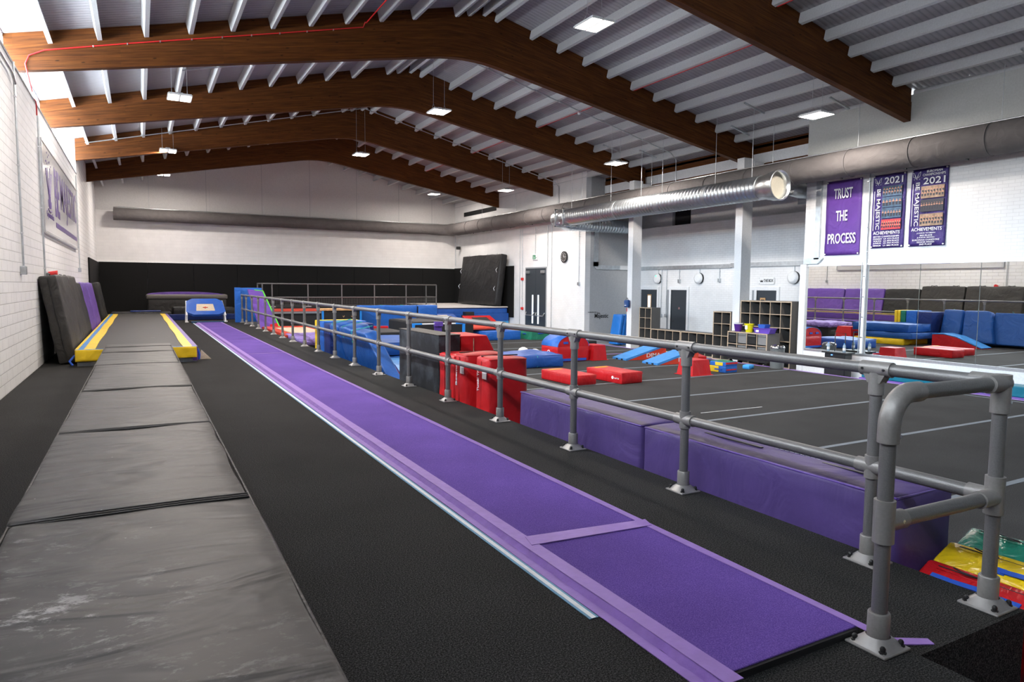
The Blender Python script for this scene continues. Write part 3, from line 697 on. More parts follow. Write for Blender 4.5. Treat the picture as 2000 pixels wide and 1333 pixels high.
# ------------------------------------------------------------------ black wall pads
def pads(name, pts, lab):
    t = T('wall_pad', lab, 'wall pad'); return t
k = 0
for a in range(9):
    x0, x1 = -1.55+a*1.91, -1.55+(a+1)*1.91
    Mx('wall_pad', B(x0+.004, x1-.004, 35.38, 35.49, -.05 if a < 3 else GF, 2.44, bev=.008), M_blkpad, 'tall black pad on the back wall, %s from the left' % ordn[a], 'wall pad', group='black pads on the back wall')
for a in range(3):
    y0 = 29.0+a*2.12
    Mx('wall_pad', B(-1.595, -1.55, y0+.004, y0+2.11, .0, 2.42, bev=.006), M_blkpad, 'black pad on the left wall by the back corner, %s from the corner' % ordn[2-a], 'wall pad', group='black pads on the left wall')
    y0 = 28.5+a*2.3
    Mx('wall_pad', B(15.62, 15.695, y0+.004, min(y0+2.29, 35.37), .0, 2.46, bev=.006), M_blkpad, 'black pad on the right wall by the back corner, %s from the corner' % ordn[2-a], 'wall pad', group='black pads on the right wall')

# ------------------------------------------------------------------ wall services
def conduit(pts, label, r=.016, box_end=True, m=None, clips=None, name='conduit'):
    o0 = Vector(pts[0]); t = T(name, label, 'conduit', o0)
    P('pipe', TB([Vector(p)-o0 for p in pts], r, 8), m or M_galv, t)
    a, b_ = Vector(pts[0]), Vector(pts[-1]); n = max(2, int((a-b_).length/.9))
    for i in range(n):
        q = a.lerp(b_, (i+.5)/n)-o0
        P('clip', B(q.x-.022, q.x+.022, q.y-.022, q.y+.022, q.z-.012, q.z+.012), M_alu, t)
    if box_end:
        q = b_-o0; P('outlet_box', B(q.x-.04, q.x+.04, q.y-.055, q.y+.055, q.z-.13, q.z, bev=.006), M_galv, t)
    return t
conduit([(-1.56, 12.9, 4.82), (-1.56, 12.9, 1.75)], 'steel conduit with socket box on left wall, nearest to camera')
conduit([(-1.56, 15.62, 4.6), (-1.56, 15.62, 1.2)], 'steel conduit beside the big sign, passing the red sounder', box_end=False)
conduit([(-1.56, 24.4, 4.7), (-1.56, 24.4, 1.95)], 'steel conduit with box beyond the big wall sign')
Mx('conduit', TB([(-1.55, 5, 4.6), (-1.55, 12.6, 4.6), (-1.55, 12.9, 4.5)], .02, 8), M_galv, 'horizontal steel conduit near top of left wall', 'conduit')
t = T('alarm_sounder', 'small red alarm sounder on left wall above the charcoal mats', 'alarm', (-1.56, 15.95, 1.66))
P('back_plate', B(-.03, .02, -.06, .06, -.06, .06), M_white, t); P('sounder_body', TB([(.02, 0, 0), (.17, 0, 0)], [.05, .075], 16), M_redc, t)
Mx('cable', TB([(-1.57, 15.62, 4.6), (-1.57, 15.60, 4.85), (-1.6, 15.3, 4.87)], .012, 6), M_redc, 'short red cable over the top of left wall beside sign', 'cable')
# red cable on the third beam
rc = [(-1.56, 14.97, 4.87), (-1.64, 14.97, 5.35), (-1.58, 14.97, 5.50), (-1.35, 14.97, 5.63)]+[(x, 14.97, zroof(x)-.33) for x in (0, 1.5, 3.0, 4.45)]+[(4.5, 14.97, zroof(4.5)-.22), (4.5, 14.9, zroof(4.5)-.26), (4.5, 12.4, zroof(4.5)-.27), (4.5, 9.9, zroof(4.5)-.27)]
t = T('cable', 'red cable clipped along the brown beam and up a purlin', 'cable'); P('cable_run', TB(rc, .013, 6), M_redc, t)
for i in range(9):
    x = -.6+i*.55; P('clip', B(x-.01, x+.01, 14.955, 14.985, zroof(x)-.355, zroof(x)-.325), M_alu, t)
for k, (ya, yb) in enumerate(bb[:5]):
    x = PX[20] if k == 0 else PX[18]
    x = PX[18]
    if k == 0: x = PX[17]
    Mx('cable', TB([(x-.03, ya+.1, zroof(x)-.255), (x-.03, yb-.1, zroof(x)-.255)], .010, 6), M_redc, 'red cable under a right hand purlin, '+bayn[k], 'cable', group='red cables under the purlins')
# steel conduits crossing roof bays
def roofc(y, label, xs):
    pts = [(x, y, zroof(x)-.27) for x in xs]; t = T('conduit', label, 'conduit'); P('pipe', TB(pts, .016, 8), M_galv, t)
    for x in PX:
        if xs[0] < x < xs[-1]: P('clip', B(x-.03, x+.03, y-.03, y+.03, zroof(x)-.285, zroof(x)-.24), M_alu, t)
roofc(17.4, 'steel conduit crossing under the purlins between cabled beam and the next', [1, 4, 7.3, 10, 13, 15.4])
roofc(24.6, 'steel conduit crossing under the purlins before the second last beam', [-1.3, 1, 4, 7.3, 10, 13, 15.5])
Mx('conduit', TB([(15.4, 17.4, 5.86), (15.62, 17.4, 5.7), (15.64, 17.4, 4.8)], .016, 8), M_galv, 'steel drop conduit behind the grey fabric duct', 'conduit')
Mx('conduit', TB([(15.5, 24.6, 5.83), (15.66, 24.6, 5.7), (15.67, 24.6, 4.8)], .016, 8), M_galv, 'steel drop conduit at the end of the second last beam', 'conduit')
Mx('smoke_detector', lathe(bmesh.new(), [(.05, 0), (.05, -.03), (.035, -.06), (.01, -.065)], (0, 0, 0)), M_white, 'small white smoke detector under a purlin beside red cable', 'detector', (PX[18]-.03, 17.5, zroof(PX[18])-.27))
Mx('smoke_detector', lathe(bmesh.new(), [(.05, 0), (.05, -.03), (.035, -.06), (.01, -.065)], (0, 0, 0)), M_white, 'small white smoke detector under a left hand purlin', 'detector', (2.5, 17.4, zroof(2.5)-.27))

# ------------------------------------------------------------------ left wall sign
sg = T('wall_sign', 'big glossy white sign board with tall purple lettering on the left wall', 'sign', (-1.6, 15.78, 2.5))
P('board', B(.01, .05, 0, 8.02, 0, 1.70), M_sign, sg); 
fr = B(.0, .07, -.03, 0, -.03, 1.73); box(fr, 0, .07, 8.02, 8.05, -.03, 1.73); box(fr, 0, .07, 0, 8.02, -.035, .0); box(fr, 0, .07, 0, 8.02, 1.70, 1.73)
P('edge_frame', fr, M_alu, sg)
P('lettering', textmesh('BE', (.051, 2.13, .44), YV, ZV, 1.0, 1.05, bold=.01), M_txp, sg); P('lettering', textmesh('MAJESTIC', (.051, 3.4, .44), YV, ZV, 4.45, 1.05, bold=.01), M_txp, sg)
P('underline', B(.05, .056, 2.2, 7.8, .20, .31), M_txp, sg); P('script_lettering', textmesh('Gymnastics', (.051, .5, .26), YV, ZV, 1.3, .18), M_txp, sg)
lg = bmesh.new()
def stroke(bm, pts, w, x=.046):
    w *= .8
    for a, b_ in zip(pts, pts[1:]):
        a, b_ = Vector((x, *a)), Vector((x, *b_)); tube(bm, [a, b_], w, 6)
for s in (-1, 1):
    stroke(lg, [(1.1+s*.10, .50), (1.1+s*.14, .75), (1.1+s*.34, .98), (1.1+s*.5, 1.25)], .018)
    stroke(lg, [(1.1+s*.05, .50), (1.1+s*.06, .8), (1.1+s*.2, 1.05), (1.1+s*.22, 1.3)], .015)
    stroke(lg, [(1.1+s*.25, .52), (1.1+s*.28, .66)], .015)
stroke(lg, [(.8, .47), (1.1, .43), (1.4, .47)], .025); stroke(lg, [(1.1, .8), (1.1, 1.12)], .015)
P('crown_emblem', lg, M_txp, sg)
dt = bmesh.new()
for i in range(12): lathe(dt, [(.018, -.01), (.018, .01)], (0, 0, 0), 8)
dt.free(); dt = bmesh.new()
for i in range(14):
    a = R(25+130*i/13); rr = .62+.1*(i % 3); y, z = 1.1+rr*math.cos(a)*.75, .85+rr*math.sin(a)*.95; box(dt, .05, .056, y-.018, y+.018, z-.018, z+.018)
P('emblem_dots', dt, M_txp, sg)

# ------------------------------------------------------------------ fabric duct
fd = T('fabric_duct', 'long grey fabric air duct along right wall turning across the back wall', 'air duct', (0, 0, 0))
M_fab = vinyl('grey_duct_fabric', (.135, .124, .122), .75, .22, 3.0, spec=.2)
pts, ra, rb = [], [], []
y = -4.9
while y < 34.0: pts.append((15.2, y, 4.53)); s = .325+.006*math.sin(y*5.2); ra.append(s*.98); rb.append(s); y += .35
for (x, y, a, b_) in ((15.2, 34.2, .31, .31), (15.15, 34.55, .25, .33), (15.0, 34.85, .19, .30), (14.8, 35.0, .20, .29), (14.5, 35.05, .26, .29), (14.2, 35.06, .27, .28)): pts.append((x, y, 4.54)); ra.append(a); rb.append(b_)
x = 13.9
while x > -.85: pts.append((x, 35.06, 4.55-.004*abs(math.sin(x*2)))); ra.append(.27); rb.append(.275+.004*math.sin(x*4)); x -= .35
pts.append((-.9, 35.06, 4.55)); ra.append(.27); rb.append(.275)
bm = TB(pts, ra, 28, rz=rb)
for v in bm.verts:
    c = v.co; d = noise.noise(c*2.3)*.010+noise.noise(Vector((c.x*1.2, c.y*1.2, c.z*9)))*.006
    near = max(0, 1-(Vector((15.0, 34.7, 4.5))-c).length/1.6); d += near*.03*math.sin(math.atan2(c.z-4.53, c.x-c.y)*22)
    v.co += Vector((d, -d, -d*.6))
P('duct_sleeve', bm, M_fab, fd)
for y in [-3.2+1.55*i for i in range(24)]: 
    g = TB([(15.2, y-.012, 4.53), (15.2, y+.012, 4.53)], .335, 28); P('hoop', g, plain('duct_hoop_fabric', (.13, .12, .12), .8), fd)
P('hanging_rail', TB([(15.2, -4.9, 4.875), (15.2, 34.3, 4.875)], .02, 8), M_alu, fd); P('hanging_rail', TB([(14.9, 35.06, 4.85), (-.9, 35.06, 4.85)], .02, 8), M_alu, fd)
for y in (2.5, 7.5, 10.6, 13.1, 18.1, 22.2, 24.0, 27.5, 31.0): P('hanger_wire', TB([(15.2, y, 4.88), (15.2, y, zr(15.2)-.23)], .006, 6), M_galv, fd)
for x in (.5, 3, 5.4, 7.7, 10.1, 12.4, 14.3): P('hanger_wire', TB([(x, 35.06, 4.85), (x, 35.06, min(zroof(x)-.2, 6.2))], .005, 6), M_galv, fd)
for y in (4, 6.8, 8.1, 9.4, 11.0, 12.6, 26, 28, 30, 32): P('drain_button', lathe(bmesh.new(), [(.03, 0), (.03, -.03)], (15.2, y, 4.21)), M_blackp, fd)

# ------------------------------------------------------------------ spiral steel duct
sd = T('spiral_duct', 'shiny spiral steel duct hung below the grey fabric duct with open bell end', 'air duct', (14.2, 0, 4.08))
m, nt, b = nodes('spiral_duct_steel'); t_ = N(nt, 'ShaderNodeTexCoord'); w = N(nt, 'ShaderNodeTexWave', i_Scale=2.6, i_Distortion=.0); w.bands_direction = 'Y'; w.wave_profile = 'SAW'
nt.links.new(t_.outputs['Object'], w.inputs['Vector']); b.inputs['Metallic'].default_value = .95; b.inputs['Roughness'].default_value = .36; b.inputs['Base Color'].default_value = (.56, .60, .63, 1); M_spi = m
m, nt, b = nodes('spiral_branch_steel'); t_ = N(nt, 'ShaderNodeTexCoord'); w = N(nt, 'ShaderNodeTexWave', i_Scale=2.6, i_Distortion=.0); w.bands_direction = 'X'; w.wave_profile = 'SAW'
nt.links.new(t_.outputs['Object'], w.inputs['Vector']); bump(nt, b, w.outputs['Fac'], .8, .03); b.inputs['Metallic'].default_value = .95; b.inputs['Roughness'].default_value = .3; b.inputs['Base Color'].default_value = (.6, .66, .7, 1); M_spx = m
bm = bmesh.new()
ysd = []; y = 12.55; pts = []; rr = []
while y < 21.6: pts.append((0, y, 0)); rr.append(.315 if len(rr) % 3 == 0 else .290); y += .045
P('spiral_pipe', tube(bm, pts, rr, 32), M_spi, sd)
bl = bmesh.new()
def ringy(bm, prof, n=32):
    rg = [[bm.verts.new((r*math.cos(2*math.pi*k/n), y, r*math.sin(2*math.pi*k/n))) for k in range(n)] for y, r in prof]
    for a, b_ in zip(rg, rg[1:]):
        for k in range(n): bm.faces.new((a[k], a[(k+1) % n], b_[(k+1) % n], b_[k])).smooth = True
    bmesh.ops.recalc_face_normals(bm, faces=bm.faces[:]); return bm
P('bell_mouth', ringy(bl, [(12.6, .305), (12.37, .31), (12.33, .335), (12.24, .345), (12.18, .37), (12.0, .372), (11.99, .382), (11.965, .382), (11.965, .355), (12.16, .35)]), plain('polished_duct_steel', (.62, .65, .67), .3, .95), sd)
P('bell_damper', TB([(0, 12.16, 0), (0, 12.18, 0)], .352, 28), plain('cream_liner', (.36, .34, .28), .6), sd)
for y in (16.4, 18.6, 14.4): P('joint_collar', TB([(0, y-.06, 0), (0, y+.06, 0)], .307, 32), M_galv, sd)
P('elbow', TB([(0, 21.55, 0), (0, 22.0, 0), (.03, 22.12, 0), (.14, 22.22, -.04), (.30, 22.26, -.10), (.5, 22.28, -.17)], [.30, .30, .31, .33, .32, .28], 28), plain('polished_duct_steel', (.72, .75, .77), .22, .95), sd)
P('end_cap', TB([(0, 21.9, 0), (0, 22.35, 0), (0, 22.5, 0), (0, 22.56, 0)], [.30, .30, .25, .1], 28), plain('polished_duct_steel', (.72, .75, .77), .22, .95), sd)
for y in (21.5, 22.05): 
    f = B(-.33, .33, y-.02, y+.02, -.33, -.29); box(f, -.33, -.29, y-.02, y+.02, -.33, .33); box(f, .29, .33, y-.02, y+.02, -.33, .33); box(f, -.33, .33, y-.02, y+.02, .29, .33); P('duct_frame', f, M_galv, sd)
pts = [(.4+.045*i, 22.28, -.17) for i in range(72)]; P('branch_pipe', TB(pts, [.258 if i % 3 == 0 else .240 for i in range(72)], 28), M_spx, sd)
for y in (12.9, 14.2, 16.4, 17.4, 19.0, 21.4): P('hanger_wire', TB([(-.0, y, .3), (0, y, zr(14.2)-4.08-.25)], .006, 6), M_galv, sd)
for i, (x, y) in enumerate(((14.2, 12.9), (14.2, 16.4), (14.2, 19.0), (14.2, 21.4), (15.0, 11.0), (15.1, 14.2), (15.1, 18.2), (15.1, 7.0), (15.1, 32.2), (14.6, 32.6))):
    Mx('hanger_channel', B(-.38, .38, -.02, .02, -.02, .02), M_galv, 'short grey steel channel under the right purlins holding duct wires', 'bracket', (x, y, zr(x)-.27), (0, math.atan(.245), 0), group='duct hanger channels')
t = T('duct_fan', 'small round duct fan coming out of the white wall behind the bell mouth', 'fan', (16.0, 12.75, 4.15))
P('fan_case', TB([(-.5, 0, 0), (-.4, 0, 0), (-.1, 0, 0), (.5, 0, 0)], [.14, .17, .2, .2], 20), M_galv, t); P('mounting_plate', B(.2, .24, -.3, .3, -.32, .3), M_frame, t)

# ------------------------------------------------------------------ right wall: banners, mirror, conduit
def banner(y0, y1, z0, z1, m, label):
    t = T('banner', label, 'banner', (15.685, y1, z0)); w, h = y1-y0, z1-z0
    bm = bmesh.new(); nx, nz = 10, 20; g = [[bm.verts.new((-.012-.010*noise.noise(Vector((i*.4, j*.3, y0)))*2, -w*i/nx, h*j/nz)) for i in range(nx+1)] for j in range(nz+1)]
    for j in range(nz):
        for i in range(nx): bm.faces.new((g[j][i], g[j][i+1], g[j+1][i+1], g[j+1][i])).smooth = True
    r = bmesh.ops.extrude_face_region(bm, geom=bm.faces[:]); bmesh.ops.translate(bm, vec=(.006, 0, 0), verts=[v for v in r['geom'] if isinstance(v, bmesh.types.BMVert)]); bmesh.ops.recalc_face_normals(bm, faces=bm.faces[:])
    P('cloth', bm, m, t)
    for (a, b_) in ((.03, .03), (w-.03, .03), (.03, h-.03), (w-.03, h-.03)): P('corner_fixing', TB([(-.04, -a, b_), (-.02, -a, b_)], .018, 10), M_white, t)
    return t
def bt(t, s, a, z, w, h, m=None, rv=-YV, uv=ZV, name='lettering', bold=.012):
    P(name, textmesh(s, (-.040, -a, z), rv, uv, w, h, bold=bold), m or M_txw, t)
t = banner(10.76, 11.74, 2.35, 4.23, M_banP, 'purple cloth banner reading TRUST THE PROCESS on the right wall')
bt(t, 'TRUST', .23, 1.42, .52, .26); bt(t, 'THE', .31, .86, .32, .26); bt(t, 'PROCESS', .1, .29, .78, .26)
def figures(n, w, h, rows=1):
    sk, bd = bmesh.new(), bmesh.new()
    for r_ in range(rows):
        for i in range(n):
            cx, cz = w*(i+.5+.15*(r_ % 2))/n, h*(.18+.3*r_)
            hh = h*(.62 if rows == 1 else .40); dy = rnd.uniform(-.03, .03)*h
            box(bd, -.047, -.044, -cx-w*.30/n, -cx+w*.30/n, cz+dy, cz+hh*.62+dy); box(sk, -.049, -.045, -cx-w*.34/n, -cx+w*.34/n, cz+hh*.5+dy, cz+hh*.66+dy)
            lathe_pts = [(math.cos(R(45*k))*w*.16/n, math.sin(R(45*k))*w*.19/n) for k in range(8)]
            prism(sk, [(-cx+p, cz+hh*.80+dy+q) for p, q in lathe_pts], 'x', -.050, -.045)
    return sk, bd
def photo(t, a, z, w, h, bgm, n, rows=1):
    p = P('team_photo', B(-.044, -.036, -a-w, -a, z, z+h), bgm, t)
    sk, bd = figures(n, w, h, rows)
    for q in (sk, bd): bmesh.ops.translate(q, vec=(0, -a, z), verts=q.verts)
    P('gymnast_faces', sk, M_skin, p); P('gymnast_figures', bd, M_bodyk, p)
def crown(t, a, z, s):
    bm = bmesh.new()
    for q in (-1, 1):
        for (u0, v0, u1, v1) in ((0, 0, q*.5, .3), (q*.5, .3, q*.62, 1.0), (q*.15, .1, q*.3, .7), (0, .05, q*.3, .7), (q*.62, 1, q*.3, .75)):
            tube(bm, [(-.042, -a-u0*s, z+v0*s), (-.042, -a-u1*s, z+v1*s)], s*.03, 5)
    for q in (-.4, 0, .4): tube(bm, [(-.042, -a-q*s, z-.12*s), (-.042, -a-q*s-.15*s, z-.12*s)], s*.05, 5)
    P('crown_emblem', bm, M_txw, t)
t = banner(9.66, 10.47, 2.48, 4.22, M_banN, 'indigo 2021 achievements banner with four team photos, left of the pair')
crown(t, .14, 1.52, .14); bt(t, '2021', .30, 1.50, .45, .16)
bt(t, 'BE MAJESTIC', .095, 1.40, .96, .12, rv=-ZV, uv=-YV); P('underline', B(-.042, -.038, -.068, -.056, .42, 1.36), M_txw, t)
for z, bgm, n, rw_ in ((1.21, M_pteal, 7, 2), (.955, M_pteal, 6, 1), (.70, M_pteal, 7, 1), (.43, M_pred, 9, 2)): photo(t, .26, z, .48, .24, bgm, n, rw_)
bt(t, 'ACHIEVEMENTS', .07, .32, .66, .075)
for i, s in enumerate(('BRITISH CHAMPIONSHIPS', 'PRIMARY  L4: 4TH PLACE', 'YOUTH   L3: 4TH PLACE', 'JUNIOR   L2: 3RD PLACE', 'SENIOR   L1: 3RD PLACE')): bt(t, s, .08, .25-.053*i, .64, .036)
t = banner(8.72, 9.54, 2.48, 4.22, M_banN, 'indigo European championships banner with three team photos, rightmost')
crown(t, .13, 1.53, .15); bt(t, 'EUROPEAN', .36, 1.64, .34, .05); bt(t, 'CHAMPIONSHIPS', .27, 1.565, .5, .055); bt(t, '2021', .29, 1.38, .48, .15)
bt(t, 'BE MAJESTIC', .095, 1.44, .98, .12, rv=-ZV, uv=-YV); P('underline', B(-.042, -.038, -.068, -.056, .46, 1.42), M_txw, t)
for z, bgm, n, rw_ in ((1.07, M_ptan, 8, 2), (.77, M_bodyk, 9, 1), (.45, M_ptan, 8, 2)): photo(t, .25, z, .51, .27, bgm, n, rw_)
bt(t, 'ACHIEVEMENTS', .07, .34, .68, .075)
for i, (s, w) in enumerate((('JUNIOR WOMAN:', .42), ('3RD PLACE', .28), ('JUNIOR MIXED:', .40), ('EUROPEAN CHAMPIONS', .60), ('SENIOR MIXED:', .40), ('2ND PLACE', .28))): bt(t, s, .41-w/2, .27-.05*i, w, .034)
# mirrors
pan = [(10.62, 12.2, 'leftmost, beside the white wall end'), (9.22, 10.48, 'second, right of the vertical conduit'), (7.94, 9.21, 'third from the left'), (6.66, 7.93, 'fourth from the left'), (5.38, 6.65, 'fifth from the left, past the frame')]
for a, b_, nm in pan:
    Mx('wall_mirror', B(15.655, 15.675, a, b_-.004, -.10, 2.08), M_mirror, 'large wall mirror panel, '+nm, 'mirror', group='wall mirror panels')
tag(link('mirror_channel', box(B(15.63, 15.70, 2, 12.22, -.17, -.10), 15.65, 15.70, 2, 12.24, 2.08, 2.11), M_alu), 'silver channel holding the row of wall mirrors', 'trim')
S('baseboard_right', B(15.62, 15.70, -5, 12.3, GF, -.17), M_white)
S('trim_13', B(15.60, 15.70, 12.22, 12.40, GF, 2.13), M_white)
cd = T('conduit', 'pair of upright steel conduits crossing the mirrors between the banners', 'conduit', (15.6, 10.55, -.1))
P('pipe', TB([(.05, 0, 2.2), (.05, 0, 4.6)], .016, 8), M_galv, cd)
P('cover_strip', B(-.01, .05, -.045, .02, 0, 2.2), M_white, cd); P('pipe', TB([(-.02, .05, 0), (-.02, .05, 2.25)], .014, 8), M_galv, cd)
for z in (.4, .9, 1.4, 1.9, 2.5, 3.1, 3.7, 4.2): P('clip', B(-.01, .06, -.03, .03, z-.01, z+.01), M_alu, cd)
# trunking
tk = T('cable_trunking', 'galvanised steel trunking running down beside the banners', 'trunking', (15.635, 11.9, 2.14))
P('upright', B(0, .06, -.02, .13, .12, 2.36), M_galv, tk); P('foot', PR([(-.13, .16), (.44, .16), (.44, 0), (.02, 0), (-.13, .14)], 'x', .0, .06), M_galv, tk)
tk = T('cable_trunking', 'galvanised trunking along the recess wall above the doors', 'trunking', (17.835, 0, 2.18))
P('trunk_run', B(0, .06, 12.4, 17.0, 0.02, .16), M_galv, tk); P('trunk_run', B(0, .06, 17.0, 22.5, 0.0, .13), M_galv, tk)
tk = T('cable_trunking', 'galvanised L shaped trunking on the grey side wall of the recess', 'trunking', (16.1, 22.563, 2.2))
P('upright', B(0, .2, 0, .06, .12, 1.85), M_galv, tk); P('trunk_run', PR([(.0, .2), (.0, .12), (.12, 0), (1.3, 0), (1.3, .17), (.2, .17), (.2, .3), (0, .3)], 'y', 0, .06), M_galv, tk); P('end_piece', B(1.3, 1.72, 0, .06, .0, .17), M_white, tk)
# right wall far: double door
dd = T('door_3', None, None, (15.7, 25.58, GF)); dd['kind'] = 'structure'; W_, H_ = 1.78, 3.04
f = B(-.03, .03, -.04, 0, 0, H_+.06); box(f, -.03, .03, W_, W_+.04, 0, H_+.06); box(f, -.03, .03, 0, W_, H_, H_+.06); P('door_frame', f, M_frame, dd)
for i in (0, 1):
    y0 = i*W_/2
    lf = P('door_leaf', B(-.02, .02, y0+.006, y0+W_/2-.006, .01, H_), M_door, dd)
    yc = y0+W_/2*(.72 if i == 0 else .28)
    P('glass_slit', B(-.028, -.02, yc-.055, yc+.055, .55, 1.85), M_slit, lf)
    P('push_bar', TB([(-.03, y0+.08, 1.06), (-.10, y0+.12, .92), (-.10, y0+W_/2-.12, .92), (-.03, y0+W_/2-.08, 1.06)], .022, 8), M_alu, lf)
    P('door_closer', B(-.09, -.02, y0+(.06 if i == 0 else .5), y0+(.38 if i == 0 else .83), H_-.22, H_-.1, bev=.01), M_galv, lf)
ex = T('exit_sign', 'small green running man exit sign above the dark double doors', 'sign', (15.66, 26.52, 2.68)); P('sign_panel', B(0, .03, -.2, .2, 0, .25), M_white, ex)
P('green_field', B(-.004, 0, -.05, .19, .03, .22), plain('exit_green', (.01, .22, .09), .4), ex); 
mn = TB([(-.006, .1, .06), (-.006, .07, .11), (-.006, .08, .15)], .012, 6); tube(mn, [(-.006, .04, .05), (-.006, .07, .11)], .011, 6); tube(mn, [(-.006, .12, .15), (-.006, .03, .13)], .01, 6); lathe(mn, [(.015, -.004), (.015, .004)], (-.006, .075, .19), 8)
P('running_figure', mn, M_txw, ex); P('white_arrow', PR([(-.10, .12), (-.16, .12), (-.13, .06)], 'x', -.006, -.001), plain('exit_green', (.01, .22, .09), .4), ex)
ck = T('wall_clock', 'round black wall clock right of the dark double doors', 'clock', (15.66, 24.12, 2.73)); 
P('rim', TB([(.03, 0, 0), (-.02, 0, 0)], .24, 28), M_blackp, ck); P('dial', TB([(-.019, 0, 0), (-.024, 0, 0)], .20, 28), plain('clock_dial', (.07, .065, .06), .5), ck)
P('hour_hand', B(-.03, -.026, -.01, .01, 0, .11), M_txw, ck); P('minute_hand', B(-.03, -.026, -.14, 0, -.008, .008), M_txw, ck)
mk = bmesh.new()
for i in range(12): a = R(30*i); box(mk, -.028, -.024, .17*math.cos(a)-.012, .17*math.cos(a)+.012, .17*math.sin(a)-.012, .17*math.sin(a)+.012)
P('hour_marks', mk, M_txw, ck)
for y, z1, nm in ((27.92, GF+.3, 'first left of the double doors, running to the floor'), (27.68, .46, 'second left of the doors, with red call point'), (26.51, 2.95, 'above the exit sign'), (25.46, 2.36, 'at right edge of the double doors'), (25.12, GF+.1, 'right of double doors, running to the floor'), (23.03, 1.68, 'right of the clock, with socket box')):
    conduit([(15.67, y, 4.15), (15.67, y, z1)], 'thin steel conduit %s' % nm, r=.013, box_end=(y == 23.03))
for y, z, nm in ((27.68, 1.83, 'upper red alarm box left of the double doors'), (27.68, .46, 'lower red call point left of the double doors')):
    Mx('call_point', B(-.05, .03, -.07, .07, -.06, .06, bev=.01), M_redc, nm, 'alarm', (15.66, y-.03, z))
cc = T('corner_camera', 'small black device hanging below the duct bend in the back corner', 'camera', (15.5, 34.6, 3.55)); P('drop_rod', TB([(0, 0, .1), (0, 0, .55), (.2, 0, .62)], .015, 8), M_alu, cc); P('camera_head', B(-.1, .12, -.1, .08, -.07, .1, bev=.03), M_blackp, cc)
conduit([(15.66, 35.30, 4.25), (15.66, 35.30, 2.62)], 'steel conduit down the back right corner', box_end=False)
Mx('vent_slot', B(-.02, .03, -1.9, 1.9, -.11, .11), M_dark, 'long dark slot high on the right wall near the back', 'vent', (15.69, 32.3, 5.35))

# ------------------------------------------------------------------ recess: doors, lights, sockets
def rdoor(n, y0, w, h, label_parts):
    d = T('door_%d' % n, None, None, (17.9, y0, GF)); d['kind'] = 'structure'
    P('door_leaf', B(-.012, .0, 0, w, 0, h), M_door, d)
    f = B(-.05, .0, -.10, 0, 0, h+.12); box(f, -.05, 0, w, w+.10, 0, h+.12); box(f, -.05, 0, 0, w, h, h+.12); P('door_lining', f, M_white, d)
    return d
d1 = rdoor(4, 20.78, .98, 2.14, 0); fr2 = B(-.03, -.01, .36, .58, 1.1, 1.95); P('wood_frame', fr2, M_wood, d1); P('glass_slit', B(-.035, -.03, .40, .54, 1.14, 1.9), M_slit, d1)
d2 = rdoor(5, 19.12, .86, 2.14, 0); P('side_panel', B(-.03, -.01, .86-.0, 1.1, 0, 2.14), M_frame, d2); P('door_handle', TB([(-.02, .78, .95), (-.08, .78, .95), (-.08, .66, .95)], .012, 8), M_blackp, d2); P('door_sign', TB([(-.015, .42, 1.45), (-.012, .42, 1.45)], .045, 14), plain('faded_red_disc', (.30, .16, .15), .5), d2)
d3 = rdoor(6, 15.05, .80, 2.16, 0); P('side_panel', B(-.03, -.01, .8, 1.0, 0, 2.16), M_frame, d3); P('wood_frame', B(-.03, -.01, .45, .66, 1.3, 1.92), M_wood, d3); P('glass_slit', B(-.035, -.03, .49, .62, 1.34, 1.86), M_dark, d3)
for y, nm in ((20.75, 'left of three, with green indicator'), (18.5, 'middle of three above the grey shelves'), (14.42, 'right of three, beside the box sign')):
    t = T('bulkhead_lamp', 'round white bulkhead light on the recess wall, '+nm, 'wall lamp', (17.88, y, 1.83))
    P('back_ring', TB([(.02, 0, 0), (-.06, 0, 0)], .20, 24), M_blackp, t); P('diffuser', TB([(-.06, 0, 0), (-.10, 0, 0), (-.13, 0, 0)], [.20, .19, .12], 24), M_white, t); P('feed_pipe', TB([(0, 0, .18), (0, 0, .36)], .013, 8), M_galv, t)
    if 'green' in nm: P('indicator', TB([(-.13, .0, .1), (-.14, .0, .1)], .025, 10), M_green, t)
for y, z1, nm in ((20.55, .46, 'left of the pair with switch boxes'), (20.25, .47, 'right of the pair with switch boxes'), (19.55, 1.80, 'short, with white socket between round lights'), (17.53, 1.82, 'short, with black box right of middle round light')):
    conduit([(17.87, y, 2.18), (17.87, y, z1)], 'thin conduit on the recess wall, '+nm, r=.013)
bs = T('door_sign', 'small THE BOX sign above the right hand recess door', 'sign', (17.88, 15.78, 1.62)); P('plate', B(-.012, -.002, -.62, 0, 0, .22), M_white, bs); P('lettering', textmesh('THE BOX', (-.014, -.20, .07), -YV, ZV, .38, .1, bold=.015), M_txk, bs)
P('logo_marks', PR([(-.16, .07), (-.06, .07), (-.04, .15), (-.08, .10), (-.11, .15), (-.14, .10), (-.18, .15)], 'x', -.016, -.012), M_txk, bs)
for a_, b_ in ((-.02, .02), (-.60, .02), (-.02, .20), (-.60, .20)): P('stand_off', TB([(-.022, a_, b_), (-.012, a_, b_)], .012, 8), M_galv, bs)
wl = T('wall_lettering', 'small black lettering on the grey side wall of the recess', 'lettering', (15.92, 22.62, .17))
P('lettering', textmesh('Majestic', (.28, -.002, 0), XV, ZV, .68, .24, bold=.01), M_txk, wl); P('lettering', textmesh('be', (.42, -.002, .22), XV, ZV, .12, .09), M_txk, wl); P('small_lettering', textmesh('In every direction', (-.05, -.002, .27), XV, ZV, .42, .055), M_txk, wl)
